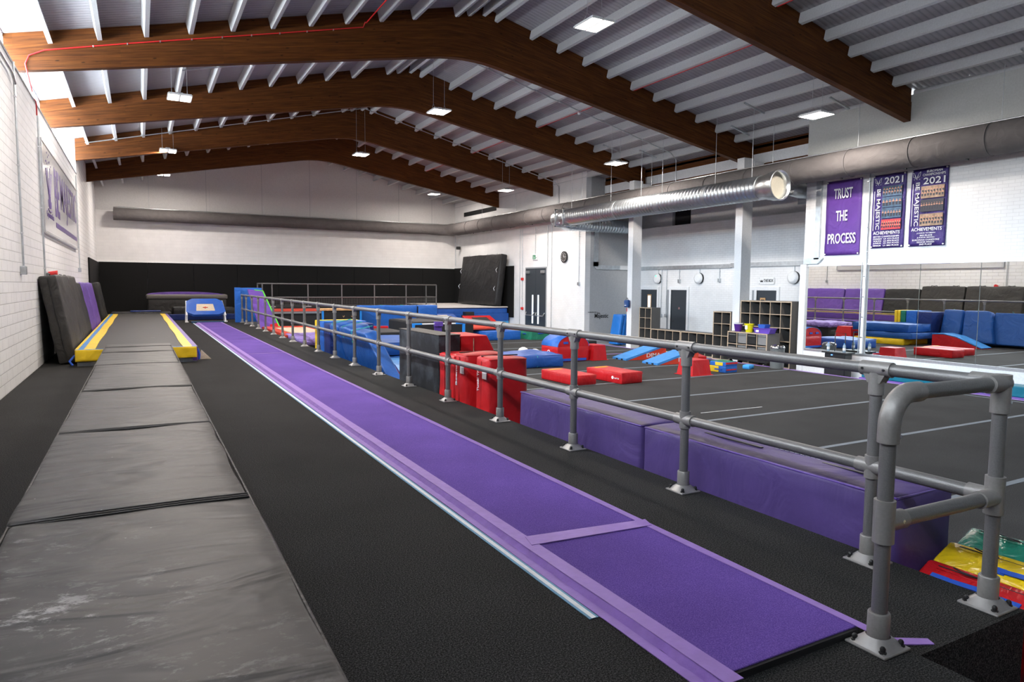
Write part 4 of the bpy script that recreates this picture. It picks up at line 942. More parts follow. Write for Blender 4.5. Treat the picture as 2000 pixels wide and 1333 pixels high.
fa = T('first_aid_bag', 'blue first aid bag hanging on the farther white column', 'bag', (15.60, 19.78, .76)); bm = soft(.12, .22, .26, r=.03, n=6, bulge=.01); P('bag_body', bm, plain('blue_bag_nylon', (.01, .06, .22), .6), fa)
P('bag_handle', TB([(0, -.06, .25), (0, -.02, .34), (0, .02, .34), (0, .06, .25)], .012, 6), M_blackp, fa); c = B(-.068, -.062, .005, .025, .11, .17); box(c, -.068, -.062, -.015, .045, .13, .15); P('white_cross', c, M_txw, fa); P('white_print', B(-.068, -.062, -.04, .07, .06, .085), M_txw, fa)
P('red_tag', B(-.01, .01, -.01, .01, -.16, -.03), M_redc, fa)

# ------------------------------------------------------------------ cube shelving and toys
def shelf(name, x, y0, y1, z0, z1, nc, nr, depth, label, bins=None, backless=False):
    t = T(name, label, 'shelving', (x, (y0+y1)/2, z0)); w, h = y1-y0, z1-z0; th = .032
    fr = bmesh.new(); ed = bmesh.new()
    for q in (-w/2, w/2-th): box(fr, .004, depth, q, q+th, 0, h); box(ed, 0, .004, q, q+th, 0, h)
    for q in (0, h-th): box(fr, .004, depth, -w/2+th, w/2-th, q, q+th); box(ed, 0, .004, -w/2+th, w/2-th, q, q+th)
    P('case', fr, M_shelf, t); P('case_edge', ed, M_oak, t, 'pale wooden front edge')
    for i in range(1, nc):
        q = -w/2+w*i/nc; o = P('divider', B(.004, depth, q-.009, q+.009, th, h-th), M_shelf, t); P('divider_edge', B(0, .004, q-.009, q+.009, th, h-th), M_oak, o)
    for j in range(1, nr):
        q = h*j/nr; o = P('shelf_board', B(.005, depth, -w/2+th, w/2-th, q-.009, q+.009), M_shelf, t); P('board_edge', B(0.0005, .005, -w/2+th, w/2-th, q-.009, q+.009), M_oak, o)
    P('back_panel', B(depth-.01, depth, -w/2+th, w/2-th, th, h-th), plain('shelf_back', (.07, .068, .065), .6), t)
    return t
shelf('cube_shelving', 16.05, 18.95, 19.62, GF, .765, 2, 4, .42, 'tall narrow grey cube shelving with pale wood edges beside the farther column')
shelf('cube_shelving', 15.95, 17.33, 18.85, GF, .03, 4, 2, .42, 'low grey cube shelving, left one of the low pair')
shelf('cube_shelving', 15.95, 15.80, 17.31, GF, .03, 4, 2, .42, 'low grey cube shelving, right one of the low pair')
shelf('cube_shelving', 15.75, 14.93, 15.66, GF, .765, 2, 4, .42, 'tall two column grey cube shelving left of the nearer column')
shelf('cube_shelving', 15.72, 12.72, 14.54, GF, 1.13, 5, 5, .75, 'largest five column grey cube shelving beside the mirror wall')
ct = shelf('shelf_trolley', 14.95, 12.85, 14.28, -.46, .25, 4, 2, .5, 'low grey shelf trolley on black base holding buckets')
P('castor_base', B(.0, .5, -.70, .70, -.10, -.0), M_blackp, ct)
for sx_ in (.06, .44):
    for sy_ in (-.62, .62): P('castor', TB([(sx_, sy_-.02, -.19), (sx_, sy_+.02, -.19)], .085, 12), M_blackp, ct)
k = 0
for j in (0, 1):
    for i in range(4):
        y0 = 14.28-.355*(i+1); m_ = [plain('black_fabric_bin', (.012, .012, .013), .8), plain('grey_fabric_bin', (.22, .22, .22), .8)][i % 2]
        t = T('fabric_bin', '%s fabric bin in the shelf trolley, %s row, %s from left' % (['black', 'grey'][i % 2], ['lower', 'upper'][j], ordn[i]), 'bin', (14.96, y0+.18, -.46+.034+j*.352), group='fabric bins in the shelf trolley')
        P('bin_body', B(.01, .38, -.15, .15, .001, .29, bev=.012), m_, t); P('bin_lip', B(-.002, .01, -.13, .13, .22, .245), M_shelf, t)
def bucket(x, y, m, label, sticker=False):
    t = T('bucket', label, 'bucket', (x, y, .2505)); P('pail', lathe(bmesh.new(), [(.09, 0), (.125, .22), (.13, .235), (.118, .235), (.085, .01)], n=20, cap=False), m, t); P('pail_base', lathe(bmesh.new(), [(.09, 0), (.085, .012)], n=20), m, t); P('rim', lathe(bmesh.new(), [(.135, .215), (.137, .24), (.122, .24)], n=20, cap=False), M_txw if not sticker else m, t)
    if sticker: P('paper_label', PR([(-.045, .08), (.04, .08), (.04, .19), (-.045, .19)], 'x', -.126, -.118), M_txw, t)
bucket(15.1, 14.02, plain('purple_plastic', (.09, .025, .25), .35), 'purple bucket with white rim on the shelf trolley'); bucket(15.1, 13.62, plain('yellow_plastic', (.85, .75, .01), .35), 'yellow bucket with white label on the shelf trolley', True)
m_ = plain('violet_plastic', (.13, .06, .45), .35)
t = T('basket', 'purple plastic basket on the shelf trolley', 'basket', (15.1, 13.07, .2505)); P('tub', PR([(-.24, 0), (.24, 0), (.30, .14), (-.30, .14)], 'x', -.12, .12), m_, t); P('paper_label', B(-.13, -.121, .1, .2, .03, .09), M_txw, t); P('rim', B(-.135, .135, -.31, .31, .13, .145), m_, t)
t = T('tray', 'small blue plastic tub stacked in the purple basket', 'tub', (15.1, 13.1, .397)); P('tub', PR([(-.10, 0), (.10, 0), (.13, .10), (-.13, .10)], 'x', -.1, .1), plain('blue_plastic', (.02, .1, .45), .35), t)
t = T('pedal_bin', 'grey cylindrical bin with chrome lid beside the shelf trolley', 'bin', (14.62, 12.22, FL+.005)); P('bin_body', lathe(bmesh.new(), [(.17, 0), (.18, .5), (.18, .53)]), plain('grey_bin_paint', (.14, .15, .15), .4), t); P('lid', lathe(bmesh.new(), [(.19, .53), (.19, .56), (.16, .60), (.05, .62)]), plain('chrome', (.8, .8, .8), .12, 1.0), t)

# blue folded mats leaning on far column
for i in range(3):
    Mx('folded_mat', soft(.14, .55, 1.16, r=.03, n=6, amp=.004, seed=i), vinyl('azure_vinyl', (.01, .16, .55), .35), 'bright blue folded mat leaning by the farther column, %s' % ['leftmost', 'middle', 'rightmost'][i], 'mat', (15.98+i*.165, 21.0, GF+.03), (0, .18, 0), 'blue mats leaning by the column')

# ------------------------------------------------------------------ floor tapes
for i in range(13):
    y = 1.72+2.03*i
    Mx('floor_tape', PR([(3.75, y-.03), (14.62, y-.045), (14.62, y+.025), (9, y+.045), (3.75, y+.04)], 'z', FL+.0005, FL+.003), M_tape, 'thin blue-grey tape line across the sprung floor, %s counting from the front' % ordn[i], 'tape', group='tape lines on the sprung floor')
Mx('floor_tape', B(14.40, 14.45, -3, 8.6, FL+.0005, FL+.003), M_tape, 'tape line running lengthwise near the mirror side of floor', 'tape')
Mx('floor_tape', B(12.0, 14.6, 17.02, 17.10, FL+.003, FL+.006), M_tapep, 'purple tape line on the sprung floor behind the wedges', 'tape')
Mx('chalk_marks', PR([(8.2, 8.35), (9.6, 8.30), (9.6, 8.32), (8.2, 8.37)], 'z', FL+.0005, FL+.002), M_tapew, 'faint thin chalk line on the open floor', 'marking')

# ------------------------------------------------------------------ helpers for gym blocks
def block(x0, x1, y0, y1, h, m, name, label, cat='block', z0=FL, rz=0, group=None, amp=.008, seams=True, r=.025, zipm=None, bulge=.008):
    L, Wd = x1-x0, y1-y0; t = T(name, label, cat, ((x0+x1)/2, (y0+y1)/2, z0+.001), rz, group)
    P('block_body', soft(L, Wd, h, r=r, n=14, amp=amp, bulge=bulge, seed=x0+y0), m, t)
    if seams:
        a, b_, z = L/2-.004, Wd/2-.004, h-.012
        P('piping', TB([(-a, -b_, z), (a, -b_, z), (a, b_, z), (-a, b_, z), (-a, -b_, z)], .007, 6), zipm or m, t)
    return t
def trapz(x0, x1, y0, y1, h, inset, m, label, name='trapezoid_block', cat='block', z0=FL, handles=None, rz=0):
    L, Wd = (x1-x0)/2, (y1-y0)/2; t = T(name, label, cat, ((x0+x1)/2, (y0+y1)/2, z0+.001), rz); bm = bmesh.new()
    n = 6; rows = []
    for k in range(n+1):
        f = k/n; a, b_ = L-inset*f, Wd-inset*f; rows.append([bm.verts.new((sx*a, sy*b_, h*f)) for sx, sy in ((-1, -1), (1, -1), (1, 1), (-1, 1))])
    for a, b_ in zip(rows, rows[1:]):
        for k in range(4): bm.faces.new((a[k], a[(k+1) % 4], b_[(k+1) % 4], b_[k]))
    bm.faces.new(rows[0][::-1]); bm.faces.new(rows[-1]); P('block_body', bm, m, t)
    P('base_flap', PR([(-L-.04, -Wd-.04), (L+.04, -Wd-.04), (L+.04, Wd+.04), (-L-.04, Wd+.04)], 'z', 0, .012), m, t)
    if handles: P('handle', B(-L-.0+inset*.5-.02, -L+inset*.5+.0, -.12, .12, h*.45, h*.55), handles, t); P('handle', B(-.12, .12, -Wd+inset*.35-.02, -Wd+inset*.5, h*.55, h*.65), handles, t)
    return t
# purple long blocks beside the platform
for y0, y1, nm in ((2.18, 4.33, 'near'), (4.36, 6.42, 'far')):
    t = T('foam_block', 'long purple foam block behind the rail, %s half of the pair' % nm, 'block', (3.885, (y0+y1)/2, FL+.001), group='purple blocks behind the rail')
    P('block_body', soft(.54, y1-y0, .955, r=.03, n=22, amp=.014, bulge=.012, seed=y0), vinyl('purple_block_vinyl', (.075, .046, .18), .5, .2, 2.0), t)
    a, b_ = .262, (y1-y0)/2-.01
    P('piping', TB([(-a, -b_, .945), (a, -b_, .945), (a, b_, .945), (-a, b_, .945), (-a, -b_, .945)], .008, 6), M_purd, t)
    z = TB([(.1, -b_+.1, .972), (.11, 0, .976), (.1, b_-.1, .972)], .009, 6); P('top_zip', z, M_purd, t)
    if nm == 'near':
        P('handle_slot', B(-.06, -.035, .05, .6, .968, .974), M_blackp, t, 'black slot on top'); P('handle_slot', B(-.03, -.005, -.75, -.42, .966, .972), M_blackp, t, 'black slot on top')
        mk = bmesh.new()
        for q in range(9): box(mk, .03, .055, -.36+q*.042, -.332+q*.042, .970, .974)
        P('printed_name', mk, M_txw, t, 'worn white print on top')
# red, yellow, green mats by the platform corner
for i, (x, m_, nm) in enumerate(((3.70, vinyl('glossy_red_vinyl', (.55, .012, .016), .2, .35, 5., spec=.6), 'red'), (3.935, vinyl('glossy_yellow_vinyl', (.85, .58, .01), .2, .35, 5., spec=.6), 'yellow'), (4.17, vinyl('glossy_green_vinyl', (.008, .15, .095), .2, .35, 5., spec=.6), 'green'))):
    th = R(26)
    t = T('foam_mat', 'glossy %s foam mat stood on edge beside the platform corner' % nm, 'mat', (x+.30, .96, FL+.08), rot=(0, -th, 0), group='red, yellow and green mats by the platform corner')
    Ls = 2.35; h = (.52, .60, .66)[i]
    P('mat_body', xf(soft(.20, Ls, h, r=.025, n=22, amp=.012, bulge=.02, seed=i*4+2), (0, 0, 0)), m_, t)
    a0 = (.66, .48, .22)[i]
    P('carry_strap', B(-.06, -.015, a0, a0+.09, h+.016, h+.024, bev=.002), M_strap, t, 'blue strap end'); P('carry_strap', PR([(a0+.07, h+.02), (a0+.2, h+.033), (a0+.36, h+.02), (a0+.36, h+.026), (a0+.2, h+.04), (a0+.07, h+.027)], 'x', -.052, -.022), M_strap, t, 'blue carry strap'); P('carry_strap', B(-.06, -.015, a0+.34, a0+.43, h+.016, h+.024, bev=.002), M_strap, t, 'blue strap end')
    P('top_zip', TB([(.055, -Ls/2+.08, h+.012), (.055, 0, h+.02), (.055, Ls/2-.08, h+.012)], .003, 6), M_blackp, t)
    P('stitching', TB([(.035, -Ls/2+.08, h+.012), (.035, 0, h+.018), (.035, Ls/2-.08, h+.012)], .003, 5), m_, t)
    P('zip_puller', TB([(.055, Ls/2-.28, h+.02), (.03, Ls/2-.22, h+.05), (.06, Ls/2-.16, h+.03)], .004, 6), M_blackp, t)

# red upright blocks
def upblock(x0, x1, y0, y1, h, label, txt=None, tag_=True, m=None):
    t = T('tumbling_block', label, 'block', ((x0+x1)/2, (y0+y1)/2, FL+.001), group='upright red blocks behind the rail'); L, Wd = x1-x0, y1-y0
    P('block_body', soft(L, Wd, h, r=.035, n=18, amp=.014, bulge=.014, seed=y0), m or M_red, t)
    a, b_ = L/2-.01, Wd/2-.01
    P('piping', TB([(-a, -b_, h-.015), (a, -b_, h-.015), (a, b_, h-.015), (-a, b_, h-.015), (-a, -b_, h-.015)], .009, 6), M_red, t)
    P('top_strap', B(-a, a, .05, .075, h+.008, h+.02), M_blackp, t)
    z = TB([(-L/2-.012, Wd*.05, .1), (-L/2-.018, Wd*.05, h*.5), (-L/2-.012, Wd*.05, h-.04)], .006, 5); P('side_seam', z, plain('dark_red_thread', (.25, .005, .008), .6), t)
    if tag_: P('care_label', B(-L/2-.028, -L/2-.018, -.14, -.03, h-.25, h-.11), M_txw, t)
    if txt: P('printed_name', textmesh(txt, (-L/2-.026, .06, h-.42), ZV, YV, .32, .05, bold=.02), M_txw, t)
    return t
upblock(3.66, 4.18, 7.24, 7.60, 1.22, 'upright red block with white label nearest to the long purple blocks', 'Tumbl Trak', True)
upblock(3.66, 4.20, 7.90, 8.25, 1.21, 'upright red block with round logo, second from the purple blocks', 'Beemat', True)
t = upblock(3.66, 4.22, 8.28, 8.82, 1.16, 'upright red block next to the scuffed black slab', None, False)
P('printed_name', textmesh('TSH', (-.305, -.12, .82), ZV, YV, .22, .08, bold=.02), M_txw, t)
# scuffed black slab and red wedge panel behind
t = T('vaulting_slab', 'upright scuffed black slab with blackboard-like face behind the rail', 'slab', (3.83, 9.67, FL+.001)); P('slab_body', soft(.33, 1.66, 1.395, r=.015, n=10, amp=.003, bulge=.002), M_slab, t); P('top_cover', B(-.17, .17, -.84, .84, 1.39, 1.405, bev=.004), M_char, t)
t = T('wedge_block', 'tall red sloping block standing behind the scuffed black slab', 'block', (4.02, 8.87, FL+.001)); P('block_body', PR([(0, 0), (1.15, 0), (.42, 1.38), (0, 1.38)], 'y', 0, .75, .015), M_red, t); P('seam', TB([(.2, -.006, .1), (.2, -.006, 1.34)], .008, 6), M_ptan, t)
# blue leaning mats
M_bluem = vinyl('bright_blue_vinyl', (.012, .085, .33), .45, .35, 1.8)
for i, (y0, y1, h, xb, sh, nm) in enumerate(((12.15, 13.35, 1.18, 4.10, 1.35, 'nearest of three'), (13.42, 14.28, 1.2, 4.22, .25, 'middle of three'), (14.34, 15.04, 1.22, 4.22, .0, 'farthest of three'))):
    th = math.atan2(.28, h)
    t = T('crash_mat', 'thick blue crash mat leaning on the platform edge, '+nm, 'mat', (xb-.1, (y0+y1)/2, FL+.09), rot=(0, -th, 0), group='blue mats leaning on the platform')
    tk_ = .26 if i == 0 else .42
    bm = soft(tk_, y1-y0, h, r=.045, n=18, amp=.02, bulge=.02, seed=i+20, fr=2.4)
    for v in bm.verts:
        f = 1-v.co.z/h; v.co.y -= sh*f*max(0, .5-v.co.y/(y1-y0)) + sh*.12*f
    if i == 0:
        bm.free(); bm = PR([(-1.75, 0), (.60, 0), (.60, 1.18), (-.50, 1.18)], 'x', -.13, .11, .03)
    P('mat_body', bm, M_bluem, t)
    P('tie_cord', TB([(-.225, .1, h-.2), (-.2, .1, h+.03), (.2, .0, h+.03)], .008, 6), M_teal, t, 'teal cord')
for i, (y, d, m_, nm) in enumerate(((16.56, .11, M_yel, 'yellow, farthest'), (16.43, .11, M_yel, 'yellow, second'), (16.26, .2, M_grn, 'green, middle'), (15.93, .42, M_blue2, 'mid blue, second nearest'), (15.42, .55, M_navy, 'navy, nearest'))):
    Mx('folding_mat', soft(1.0, d, 1.25 if i != 4 else 1.22, r=.015, n=8, amp=.004, bulge=.004), m_, 'upright folded mat behind the leaning blue mats, ' + nm, 'mat', (4.18, y, FL+.001), group='upright folded mats by the platform')
# low blue stacks
block(4.75, 6.35, 15.2, 17.2, .22, M_yel, 'landing_mat', 'lowest yellow sided mat in the blue stack past the leaning mats', 'mat'); 
block(4.7, 6.3, 14.9, 17.0, .22, M_bluem, 'landing_mat', 'blue landing mat lying on the yellow sided mat', 'mat', z0=FL+.235, amp=.02)
block(4.75, 6.2, 15.1, 17.4, .30, M_bluem, 'landing_mat', 'top puffy blue mat of the stack behind leaning mats', 'mat', z0=FL+.475, amp=.035)
# ramp (seen in mirror) and red trapezoid
t = T('incline_wedge', 'red sided ramp with blue top behind the leaning blue mats', 'wedge', (4.75, 12.95, FL+.001)); P('ramp_body', PR([(0, 0), (1.75, 0), (1.75, .42), (1.35, .44), (.9, .36), (.1, .02)], 'x', 0, .62, .01), M_red, t); P('ramp_top', PR([(0.02, .012), (.9, .37), (1.35, .45), (1.75, .43), (1.75, .46), (1.35, .48), (.9, .4), (0, .04)], 'x', -.005, .625), M_sky, t)
trapz(5.35, 6.0, 17.55, 18.35, .55, .1, M_red, 'red trapezoid block past the blue stack, with blue handle', handles=M_strap)
# centre crash mat and neighbours
t = block(8.28, 9.72, 14.95, 16.3, .32, M_blue, 'crash_mat', 'wide dark blue crash mat lying behind the red blocks', 'mat', amp=.05, rz=R(-2), bulge=.02); P('tie_cord', TB([(-.05, -.69, .02), (-.05, -.70, .3), (-.05, -.6, .34)], .01, 6), M_teal, t, 'teal cord')
t = T('vault_trainer', 'red block with blue half round top behind the crash mat', 'vaulting block', (10.12, 15.84, FL+.001)); 
P('base_block', soft(1.05, .86, .42, r=.015, n=8, amp=.004), M_red, t)
bpy.context.view_layer.update()
for c in t.children: c.location = (.52, .43, 0)
ar = [(.0, .42)]+[(.52-.52*math.cos(R(180*k/18)), .42+.31*math.sin(R(180*k/18))) for k in range(19)]
P('half_round', PR(ar[1:], 'y', .0, .86), M_red, t); bm = bmesh.new(); 
n = 19; A = [bm.verts.new((.52-.53*math.cos(R(180*k/18)), -.006, .42+.325*math.sin(R(180*k/18)))) for k in range(n)]; Bq = [bm.verts.new((v.co.x, 0.866, v.co.z)) for v in A]
A2 = [bm.verts.new((.52-.518*math.cos(R(180*k/18)), -.006, .42+.312*math.sin(R(180*k/18)))) for k in range(n)]; B2 = [bm.verts.new((v.co.x, 0.866, v.co.z)) for v in A2]
for i in range(n-1):
    for q in ((A[i], A[i+1], Bq[i+1], Bq[i]), (A2[i+1], A2[i], B2[i], B2[i+1]), (A[i], A2[i], A2[i+1], A[i+1]), (Bq[i+1], B2[i+1], B2[i], Bq[i])): bm.faces.new(q).smooth = True
bmesh.ops.recalc_face_normals(bm, faces=bm.faces[:])
P('curved_cover', bm, M_blue2, t, 'glossy blue curved cover')
P('handle', B(.18, .33, -.018, -.006, .50, .56), M_strap, t); P('handle', B(.50, .65, -.018, -.006, .50, .56), M_strap, t); P('base_strap', B(.0, .95, -.02, -.006, .02, .09), M_strap, t)
P('round_logo', TB([(-.020, .45, .22), (-.006, .45, .22)], .09, 18), M_txw, t); P('logo_centre', TB([(-.024, .45, .22), (-.019, .45, .22)], .065, 18), M_red, t)
trapz(11.26, 11.74, 15.75, 16.4, .43, .04, M_red, 'red block with sloping sides right of the half round block')
Mx('foam_block', soft(.72, .8, .32, r=.02, n=6, amp=.004), M_blk, 'black foam block behind the rail near the white wall', 'block', (12.82, 18.65, FL+.001))
def lowred(x0, x1, y0, y1, h, rz, label):
    t = block(x0, x1, y0, y1, h, M_red, 'balance_block', label, rz=rz, group='low red blocks on the open floor'); L, Wd = x1-x0, y1-y0
    P('top_flap', B(-L/2-.006, L/2+.006, -Wd/2-.006, Wd/2, h*.80, h*.84), M_red, t)
    P('yellow_tape', B(-.20, .14, Wd/2-.24, Wd/2-.16, h+.004, h+.010), M_yel, t, 'yellow tape strip on top')
    return t
lowred(7.98, 8.55, 11.85, 13.15, .22, R(2), 'low red block with yellow tape, left of the pair on the open floor')
t = lowred(9.02, 9.62, 11.62, 12.85, .25, R(3), 'low red block with white logo, right of the pair on open floor')
P('round_logo', TB([(-.312, -.32, .12), (-.304, -.32, .12)], .035, 12), M_txw, t); P('logo_lettering', textmesh('Tumbl Trak', (-.312, -.37, .10), -YV, ZV, .17, .035), M_txw, t)
for (x0, y0, nm) in ((12.15, 15.36, 'left'), (12.2, 14.08, 'right')):
    t = T('incline_wedge', 'red sided wedge with sky blue top, %s one of the pair' % nm, 'wedge', (x0, y0, FL+.001), group='pair of wedges by the shelving')
    P('wedge_body', PR([(0, 0), (1.45, 0), (1.45, .37), (0, .02)], 'y', 0, .62), M_redt, t)
    P('wedge_top', PR([(-.03, 0.0), (.02, .0), (1.45, .365), (1.45, .42), (-.03, .05)], 'y', -.008, .63), M_sky, t, 'sky blue top cover')
    P('front_straps', B(-.045, -.03, .15, .22, .005, .04), M_blackp, t); P('front_straps', B(-.045, -.03, .38, .45, .005, .04), M_blackp, t)
    P('lettering', textmesh('DIMA', (.72, -.004, .06), XV, ZV, .52, .12, bold=.03), M_txw, t)
trapz(11.42, 12.02, 11.95, 12.5, .37, .05, M_red, 'red trapezoid block in front of the two wedges')
Mx('wedge_block', PR([(0, 0), (.35, 0), (.35, .22), (0, .16)], 'x', 0, .32, .01), M_red, 'small dark red wedge in front of the low shelving', 'wedge', (13.68, 14.12, FL+.001))
def octo(z0, z1, label, cols, par=None):
    t = T('folding_octagon', label, 'block', (12.62, 12.10, z0)); h = z1-z0
    P('panel', PR([(-.0, 0), (.45, .0), (.45, .5), (-.0, .5)], 'z', 0.0, h, .008), cols[0], t); P('panel', PR([(-.13, .50), (.0, .0), (.0, .5)], 'z', 0, h, .004), cols[1], t)
    P('top_cover', PR([(-.12, .49), (.0, .02), (.44, .02), (.44, .49)], 'z', h-.01, h+.006), cols[2], t); return t
t = T('folding_block', 'small blue, yellow and red folded block, lower of the stacked two', 'block', (12.6, 12.05, FL+.001), R(4)); P('end_panel', B(0, .42, 0, .5, 0, .16, bev=.012), M_blue2, t); P('side_panel', B(-.008, .10, .22, .5, .005, .155), M_yel, t, 'yellow side'); P('handle', B(-.02, -.005, .12, .34, .06, .09), M_strap, t); P('red_band', B(.02, .38, -.008, .002, .06, .09), M_redc, t)
t = T('folding_block', 'small blue, yellow and green folded block, upper of the stacked two', 'block', (12.6, 12.05, FL+.163), R(4)); P('end_panel', B(.0, .42, 0, .5, 0, .10, bev=.012), M_blue2, t); P('side_panel', B(-.008, .10, .10, .33, .01, .09), M_yel, t, 'yellow side'); P('top_panel', B(.02, .42, .02, .5, .09, .107), M_grn, t, 'green top'); P('red_band', B(-.0, .42, -.008, .004, .05, .095), M_redc, t)
Mx('foam_brick', soft(.3, .18, .10, r=.012, n=4, amp=.002), vinyl('pale_blue_foam', (.05, .33, .75), .6), 'small pale blue foam brick alone on the floor', 'block', (13.85, 12.48, FL+.001), (0, 0, R(20)))
for x, y, nm in ((10.62, 18.65, 'rounder white'), (10.66, 18.0, 'flatter white')):
    Mx('foam_ball', lathe(bmesh.new(), [(.02, 0), (.16, .0), (.17, .06), (.13, .13), (.05, .17)], n=14), M_chalkw, nm+' foam lump on the floor behind crash mat', 'foam', (x, y, FL+.001))
Mx('floor_marker', B(-.2, .2, -.06, .06, 0, .03, bev=.01), M_sky, 'flat light blue marker on the floor left of the white lumps', 'marker', (9.55, 19.0, FL+.001))

# ------------------------------------------------------------------ middle distance: bar, low trampoline, crash mats
t = T('parallel_bar', 'low training bar on two bright blue posts', 'gym bar', (7.3, 19.6, FL+.001)); M_bpost = plain('bright_blue_paint', (.02, .25, .75), .35)
for x in (.0, 1.68): P('post', B(x-.035, x+.035, -.035, .035, 0, .93), M_bpost, t); P('foot', B(x-.05, x+.05, -.45, .45, 0, .05), M_bpost, t)
P('bar', TB([(.25, 0, .91), (1.43, 0, .91)], .022, 10), M_white, t); P('bar_sleeve', TB([(-.04, 0, .91), (.27, 0, .91)], .03, 10), M_bpost, t); P('bar_sleeve', TB([(1.40, 0, .91), (1.74, 0, .91)], .03, 10), M_bpost, t)
P('clamp', B(.68, .95, -.06, .06, .83, .98, bev=.01), M_purd, t, 'purple clamp'); P('brace', PR([(.72, 0), (1.0, 0), (.93, .85), (.70, .85)], 'y', .02, .07), M_purd, t); P('brace', TB([(.72, .3, .55), (.2, .3, .1)], .04, 6), M_purd, t)
t = T('low_trampoline', 'low black sided trampoline behind the blue-posted bar', 'trampoline', (7.9, 21.2, FL+.001)); P('frame', B(0, 2.2, 0, 2.6, .0, .88, bev=.05), M_blacknet, t); P('bed', B(.1, 2.1, .1, 2.5, .875, .89), M_bed, t)
t = T('low_trampoline', 'low trampoline with red edge pad before the blue wall of mats', 'trampoline', (5.75, 19.9, FL+.001)); P('frame', B(0, 1.5, 0, 2.2, 0, .66, bev=.02), M_blacknet, t); P('bed', B(.04, 1.46, .04, 2.16, .655, .67), M_bed, t); P('edge_pad', PR([(0, 2.1), (1.5, 1.95), (1.55, 2.2), (0, 2.35)], 'z', .66, .73), M_red, t, 'red edge pad')
block(11.62, 13.15, 23.3, 26.2, .34, M_blue2, 'landing_mat', 'blue landing mat beyond the half round block', 'mat', amp=.01)
t = block(10.45, 12.9, 23.9, 26.6, .10, M_redt, 'landing_mat', 'orange red mat lying on the blue landing mat', 'mat', z0=FL+.375, amp=.006, rz=R(2))
trapz(13.42, 14.35, 22.95, 24.2, .40, .12, M_grn, 'dark green trapezoid block before the double doors', handles=M_strap)
block(13.22, 14.3, 24.4, 25.6, .44, M_yel, 'landing_mat', 'yellow mat behind the dark green trapezoid block', 'mat', amp=.008)
t = T('tilted_trampette', 'tilted blue trampette with tan bed behind the orange red mat', 'trampoline', (10.6, 27.0, FL+.001)); 
for sx_ in (0, 1.5): P('leg', TB([(sx_, 0, 0), (sx_, .6, .7)], .03, 8), M_white, t)
P('pad', PR([(-.1, .45), (1.0, .78), (1.0, .85), (-.1, .52)], 'x', -.1, 1.7, .01), M_blue, t); P('bed', PR([(.15, .535), (.75, .715), (.75, .80), (.15, .62)], 'x', .25, 1.3), M_cream, t)
t = T('tilted_trampette', 'tilted red trampette right of the blue one before the doors', 'trampoline', (12.8, 26.9, FL+.001)); P('pad', PR([(-.1, .3), (1.0, .68), (1.0, .75), (-.1, .37)], 'x', -.1, 1.3, .01), M_red, t); P('bed', PR([(.15, .40), (.75, .60), (.75, .68), (.15, .48)], 'x', .25, 1.0), M_bed, t)
for sx_ in (0, 1.2): P('leg', TB([(sx_, 0, 0), (sx_, .6, .5)], .03, 8), M_white, t)
Mx('speaker_box', box(B(-.22, .22, -.15, .15, 0, .30), -.32, -.22, -.1, .1, 0, .15), M_blackp, 'small black box standing on the blue mats before the doors', 'box', (13.3, 28.5, .0))
# blue wall of upright mats
t = T('mat_wall', 'wide blue wall of upright folded mats before the far rail', 'mat', (7.05, 24.75, FL+.001)); P('mat_body', xf(soft(2.25, .35, 1.33, r=.03, n=16, amp=.02, bulge=.01, seed=3), (1.12, 0, 0)), M_blue2, t)
for x in (.9, 1.7): P('tie_cord', TB([(x, -.18, 1.2), (x, -.1, 1.34), (x, .15, 1.34)], .01, 6), M_teal, t, 'teal cord')
t = T('mat_wall', 'narrower blue upright mat right of the wide blue mat wall', 'mat', (9.33, 24.75, FL+.001)); P('mat_body', xf(soft(.78, .35, 1.33, r=.03, n=10, amp=.006, seed=5), (.42, 0, 0)), M_blue2, t); P('joint', B(-.02, .03, -.15, .15, .0, 1.3), M_dark, t)
# vault box
t = T('vaulting_box', 'vaulting box with pale wooden top and light blue legs', 'vaulting box', (5.56, 24.0, FL+.001)); P('wooden_top', B(-.05, 1.45, -.1, .5, 1.19, 1.26, bev=.01), M_wood, t); P('body', B(.08, 1.32, -.04, .44, .05, 1.19), M_blacknet, t)
for x in (.0, 1.34): P('leg', B(x, x+.06, -.06, 0, 0, 1.19), M_bpost, t)
for x in (.45, .75, 1.05):
    for z in (.75, .95): P('hook', TB([(x-.03, -.05, z+.05), (x, -.06, z), (x+.03, -.05, z+.06)], .01, 5), M_wood, t)
# double mini trampoline in lilac
t = T('mini_trampoline', 'trampoline with red pads, cream bed and draped lilac mat', 'trampoline', (3.72, 19.0, FL+.001)); P('frame', B(0.05, 1.6, 0.1, 5.95, .0, .48), M_blacknet, t)
P('bed', B(.3, 1.4, 2.2, 5.5, .57, .60), M_cream, t)
f = B(.0, .3, 1.6, 6.0, .50, .62, bev=.02); box(f, 1.4, 1.75, 1.6, 6.0, .50, .62, bev=.02); box(f, .3, 1.4, 5.5, 6.0, .50, .62, bev=.02); P('edge_pad', f, M_redt, t, 'orange red edge pads')
bm = soft(1.6, 1.9, .22, r=.04, n=16, amp=.05, bulge=.02, seed=33, fr=3.5); xf(bm, (.85, 1.0, .42)); P('landing_mat', bm, M_lil, t, 'wrinkled lilac mat')
bm = soft(1.5, 1.3, .38, r=.1, n=10, amp=.01); xf(bm, (.8, .75, .0)); P('under_mat', bm, M_char, t, 'dark grey mat underneath')
